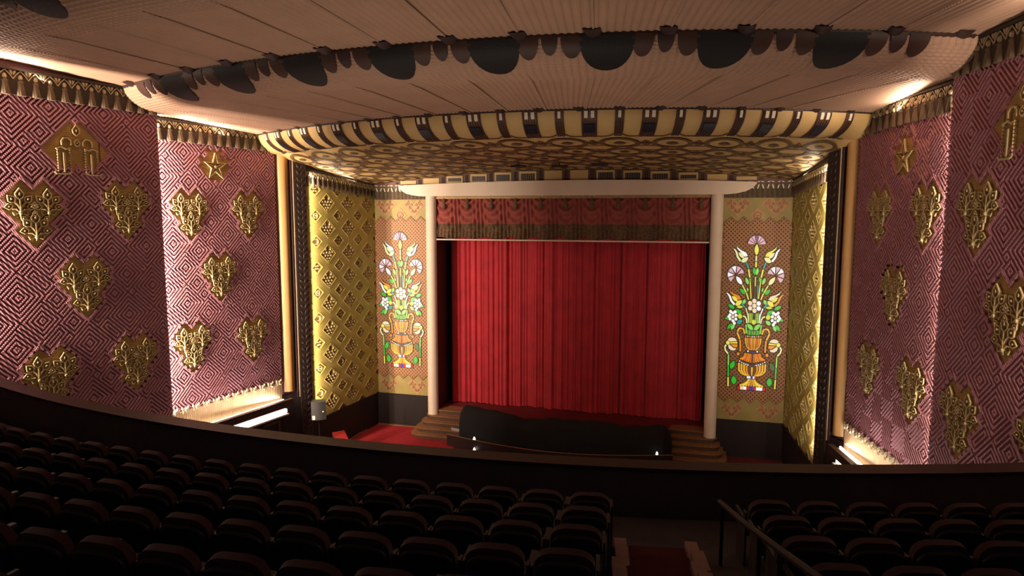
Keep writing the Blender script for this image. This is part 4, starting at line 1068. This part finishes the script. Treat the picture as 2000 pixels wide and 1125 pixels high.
# soffit ornament in polar rows: outlined medallions and lozenges
def sof(thd, t, off=.03):      # th in radians at the lip, t 0..1 to the back
    u = (math.degrees(thd)+36)/72; p = soffit(u, t); return (p[0], p[1], p[2]-off)
def sring(mb, th, t, ra, rt, wid, off, n=16, pw=1.0):
    vs = []
    for k in range(n):
        a = 2*pi*k/n; ca = math.copysign(abs(cos(a))**pw, cos(a)); sa = math.copysign(abs(sin(a))**pw, sin(a))
        for q in (1, 1-wid): vs.append(sof(th+ra*q*ca, min(1, max(0, t+rt*q*sa)), off))
    mb.add(vs, [(2*k, (2*k+2) % (2*n), (2*k+3) % (2*n), 2*k+1) for k in range(n)])
def sdisc(mb, th, t, ra, rt, off, n=12, pw=1.0):
    vs = [sof(th, t, off)]
    for k in range(n):
        a = 2*pi*k/n; vs.append(sof(th+ra*math.copysign(abs(cos(a))**pw, cos(a)), min(1, max(0, t+rt*math.copysign(abs(sin(a))**pw, sin(a)))), off))
    mb.add(vs, [(0, 1+k, 1+(k+1) % n) for k in range(n)])
rowt = [.09, .30, .51, .72, .92]
for ri, t in enumerate(rowt):
    for i in range(-6, 7):
        th = i*ST
        mb = MB(); sring(mb, th, t, ST*.40, .088, .24, .03); sdisc(mb, th, t, ST*.13, .026, .032, 8, 1.6)
        part('ring_medallion', mb, 'band', gs)
    if ri < 4:
        for i in range(-6, 6):
            th = (i+.5)*ST; tt = t+.105
            mb = MB(); sring(mb, th, tt, ST*.44, .066, .2, .026, 6); part('lozenge_frame', mb, 'stripe', gs)
            mb = MB(); sring(mb, th, tt-.105, ST*.13, .05, .35, .024, 4); sdisc(mb, th, t, ST*.07, .02, .03, 4); part('link_knot', mb, 'stripe', gs)
mb = MB()
for ri, t in enumerate(rowt[:-1]):
    for i in range(-6, 7):
        for s_ in (-1, 1):
            a = sof(i*ST+s_*ST*.18, t+.085, .024); b = sof(i*ST+s_*ST*.18, t+.125, .024); mb.tube([a, b], .06, 4, rz=.012)
            a = sof(i*ST+s_*ST*.40, t+.0, .024); b = sof(i*ST+s_*ST*.5, t+.02, .024); mb.tube([a, b], .06, 4, rz=.012)
part('link_bands', mb, 'band', gs, kind='stuff')
# three pairs of small spotlights hung under the soffit centre
for i, (dth, t) in enumerate(((-4.2, .62), (1.0, .66), (6.5, .60))):
    p = sof(radians(dth), t, 0); mb = MB(); mb.tube([(0, 0, 0), (0, 0, -.14)], .03, 6); mb.tube([(-.3, -.1, -.16), (.3, .12, -.16)], .05, 6)
    link('spotlight', mb.mesh('spotlight', 'dkbrown'), None, p, label='small dark spotlight bar under the soffit, %s of three' % ['left', 'middle', 'right'][i], cat='spotlight', group='soffit spotlights')

# ------------------------------------------------------------------ balcony: rail, parapet, stepped floor, aisle
RC = 42.6; SCN = 41.8
def sector_ring(mb, c, r0, r1, z0, z1, a0, a1, n):
    def P(r, a, z): return (r*sin(a), c-r*cos(a), z)
    for k in range(n):
        A, B = a0+(a1-a0)*k/n, a0+(a1-a0)*(k+1)/n
        mb.add([P(r0, A, z0), P(r0, B, z0), P(r1, B, z0), P(r1, A, z0), P(r0, A, z1), P(r0, B, z1), P(r1, B, z1), P(r1, A, z1)],
               [(0,3,2,1),(4,5,6,7),(0,1,5,4),(2,3,7,6)] + ([(0,4,7,3)] if k == 0 else []) + ([(1,2,6,5)] if k == n-1 else []))
mb = MB(); sector_ring(mb, RC, 32.15, 32.42, -6.2, -4.06, radians(-23.6), radians(23.6), 60)
par = link('balcony_parapet', mb.mesh('balcony_parapet', 'parapet'), None, None, label='black curved balcony front wall below the brown rail', cat='parapet')
mb = MB(); sector_ring(mb, RC, 32.08, 32.46, -4.06, -4.0, radians(-23.6), radians(23.6), 60); part('rail_cap', mb, 'rail', par)
mb = MB(); zf = -4.33
lvl = [(32.4, 33.62, -4.72)]+[(33.62+.95*k-.0, 33.62+.95*(k+1), zf+.235*k) for k in range(0, 10)]
for r0, r1, z in lvl:
    sector_ring(mb, SCN if r0 > 33 else SCN, r0-.5 if r0 < 33 else r0, r1, -6.2, z, radians(-22.3), radians(22.3), 50)
clip = []
link('balcony_floor', mb.mesh('balcony_floor', 'black'), None, None, label='dark stepped balcony floor carrying the seat rows', cat='floor', kind='structure')
def ACr(r): return radians(9.25-.125*(r-33.6))
mb = MB()
for k in range(0, 8):
    r0 = 33.62+.95*k; z = zf+.235*k
    for h2 in (0, 1):      # two risers per row
        ra = r0+.475*h2; hw = .37/ra; AC = ACr(ra)
        sector_ring(mb, SCN, ra, ra+.475, z, z+.012+.1175*h2, AC-hw, AC+hw, 2)
link('aisle_carpet', mb.mesh('aisle_carpet', 'aislec'), None, None, label='dark red carpeted aisle steps running down between the seat banks', cat='aisle')
for s_ in (-1, 1):
    cb = link('step_curb', None, None, None, label='pale stepped curb along the %s edge of the red aisle' % ('left' if s_ < 0 else 'right'), cat='curb', group='pale aisle curbs')
    for k in range(0, 8):
        r0 = 33.62+.95*k; z = zf+.235*k; hw0 = .375/r0; hw1 = .53/r0; AC = ACr(r0+.4)
        b = MB(); a0, a1 = sorted((AC+s_*hw0, AC+s_*hw1)); sector_ring(b, SCN, r0-.02, r0+.45, z, z+.10, a0, a1, 1); sector_ring(b, SCN, r0+.45, r0+.95, z, z+.22, a0, a1, 1)
        part('curb_block', b, 'curb', cb)
def pol(r, a, z): return (r*sin(a), SCN-r*cos(a), z)
mb = MB(); ar = radians(10.58)
pts = [pol(33.9, ar-radians(.12), -3.55), pol(35.0, ar-radians(.1), -3.30), pol(36.2, ar-radians(.06), -3.0), pol(37.4, ar, -2.7)]
mb.tube(pts, .035, 8)
hr = link('aisle_handrail', mb.mesh('aisle_handrail', 'ink'), None, None, label='dark sloping handrail on the right side of the aisle', cat='handrail')
for r_, z in ((34.0, -3.53), (35.6, -3.16), (37.2, -2.76)):
    mb = MB(); k = int((r_-33.62)/.95); mb.tube([pol(r_, ar-radians(.1), z), pol(r_, ar-radians(.1), zf+.235*k)], .022, 6); part('post', mb, 'metal', hr)

# ------------------------------------------------------------------ seats
def seat_proto():
    r = link('theatre_seat', None)
    # back: rounded top outline in xz, slightly reclined
    def outline(w_, z0, z1, rad, n=5):
        pts = [(-w_*.92, z0), (w_*.92, z0)]
        pts += [(w_-rad+rad*cos(a), z1-rad*.8+rad*.8*sin(a)) for a in [pi/2*k/n for k in range(n+1)]]
        pts += [(-w_+rad-rad*sin(a), z1-rad*.8+rad*.8*cos(a)) for a in [pi/2*k/n for k in range(n+1)]]
        return pts
    tilt = Matrix.Translation((0, -.22, .40)) @ Matrix.Rotation(radians(12), 4, 'X') @ Matrix.Translation((0, 0, -.40))
    def panel(mb, o, y0, y1, ins):
        n = len(o); cx = 0; cz = .62
        a = [tilt @ Vector((x, y0, z)) for x, z in o]; b = [tilt @ Vector((x, y1, z)) for x, z in o]
        c = [tilt @ Vector((x*(1-ins), y0-.015, cz+(z-cz)*(1-ins))) for x, z in o]; d = [tilt @ Vector((x*(1-ins), y1+.02, cz+(z-cz)*(1-ins))) for x, z in o]
        mb.add(a+b+c+d, [(i, (i+1) % n, n+(i+1) % n, n+i) for i in range(n)]+[(i, (i+1) % n, 2*n+(i+1) % n, 2*n+i) for i in range(n)]+[(n+i, n+(i+1) % n, 3*n+(i+1) % n, 3*n+i) for i in range(n)]+[tuple(range(2*n, 3*n)), tuple(range(3*n, 4*n))])
    mb = MB(); panel(mb, outline(.25, .40, .87, .16), -.01, .07, .12); part('backrest', mb, 'seatfab', r, smooth=True)
    mb = MB(); panel(mb, outline(.235, .34, .82, .14), -.06, -.012, .06); part('back_shell', mb, 'shell', r, smooth=True)
    mb = MB(); mb.box(-.23, .23, -.16, .26, .36, .42); mb.box(-.215, .215, -.15, .25, .42, .46); part('seat_cushion', mb, 'seatfab', r)
    for s_ in (-1, 1):
        mb = MB(); mb.box(s_*.275-.022, s_*.275+.012*1, -.24, .18, .58, .615); part('armrest', mb, 'arm', r)
        mb = MB(); mb.box(s_*.275-.014, s_*.275+.010, -.26, -.16, 0, .70); mb.box(s_*.275-.014, s_*.275+.010, -.16, .1, 0, .58); part('leg', mb, 'arm', r)
    return r
proto = seat_proto(); used = False
kids = list(proto.children)
import numpy as np
Mc = cam.rotation_euler.to_matrix().transposed()
def inframe(p, mg=120):
    v = Mc @ (Vector(p)-Vector((CX, 0, 0)))
    if v.z > -.8: return False
    x = 1000-1318.6*v.x/v.z; y = 562.5+1318.6*v.y/v.z
    return -mg < x < 2000+mg and y < 1125+mg*.9
count = 0
rown = ['front', 'second', 'third', 'fourth', 'fifth', 'sixth', 'seventh', 'eighth']
def nth(n):
    if 10 <= n % 100 <= 20: return '%dth' % n
    return '%d%s' % (n, {1: 'st', 2: 'nd', 3: 'rd'}.get(n % 10, 'th'))
def wallx(Y, sg): 
    if Y > 11.75: return 99
    return (12.05 if sg < 0 else 12.45)+S*(11.75-Y)
for k in range(0, 7):
    rb = 34.0+.95*k-.03; z = zf+.235*k; da = .585/rb*1.0
    for bank in (-1, 1):
        a = ACr(rb) + bank*(.86 if bank < 0 else 1.32)/rb; i = 0
        while True:
            th = a+bank*da*i; x, y, _ = pol(rb, th, 0)
            if abs(th) > radians(21.2) or abs(x) > 12.7: break
            i += 1
            if not inframe((x, y, z+.9)): continue
            mw = Matrix.Translation((x, y, z)) @ Matrix.Rotation(-(-th), 4, 'Z') if False else Matrix.Translation(pol(rb-.22, th, z)) @ Matrix.Rotation(th, 4, 'Z')
            if not used: o_ = proto; used = True
            else:
                o_ = proto.copy(); COL.objects.link(o_)
                for c in kids:
                    q = c.copy(); COL.objects.link(q); q.parent = o_
            o_.matrix_world = mw
            o_['label'] = 'red velvet theatre seat, %s %s of the red aisle, %s row from the rail' % (nth(i) if i > 1 else 'first', 'left' if bank < 0 else 'right', rown[k])
            o_['category'] = 'seat'; o_['group'] = 'balcony seats'
            count += 1
print('SEATS', count, 'OBJS', len(bpy.data.objects))
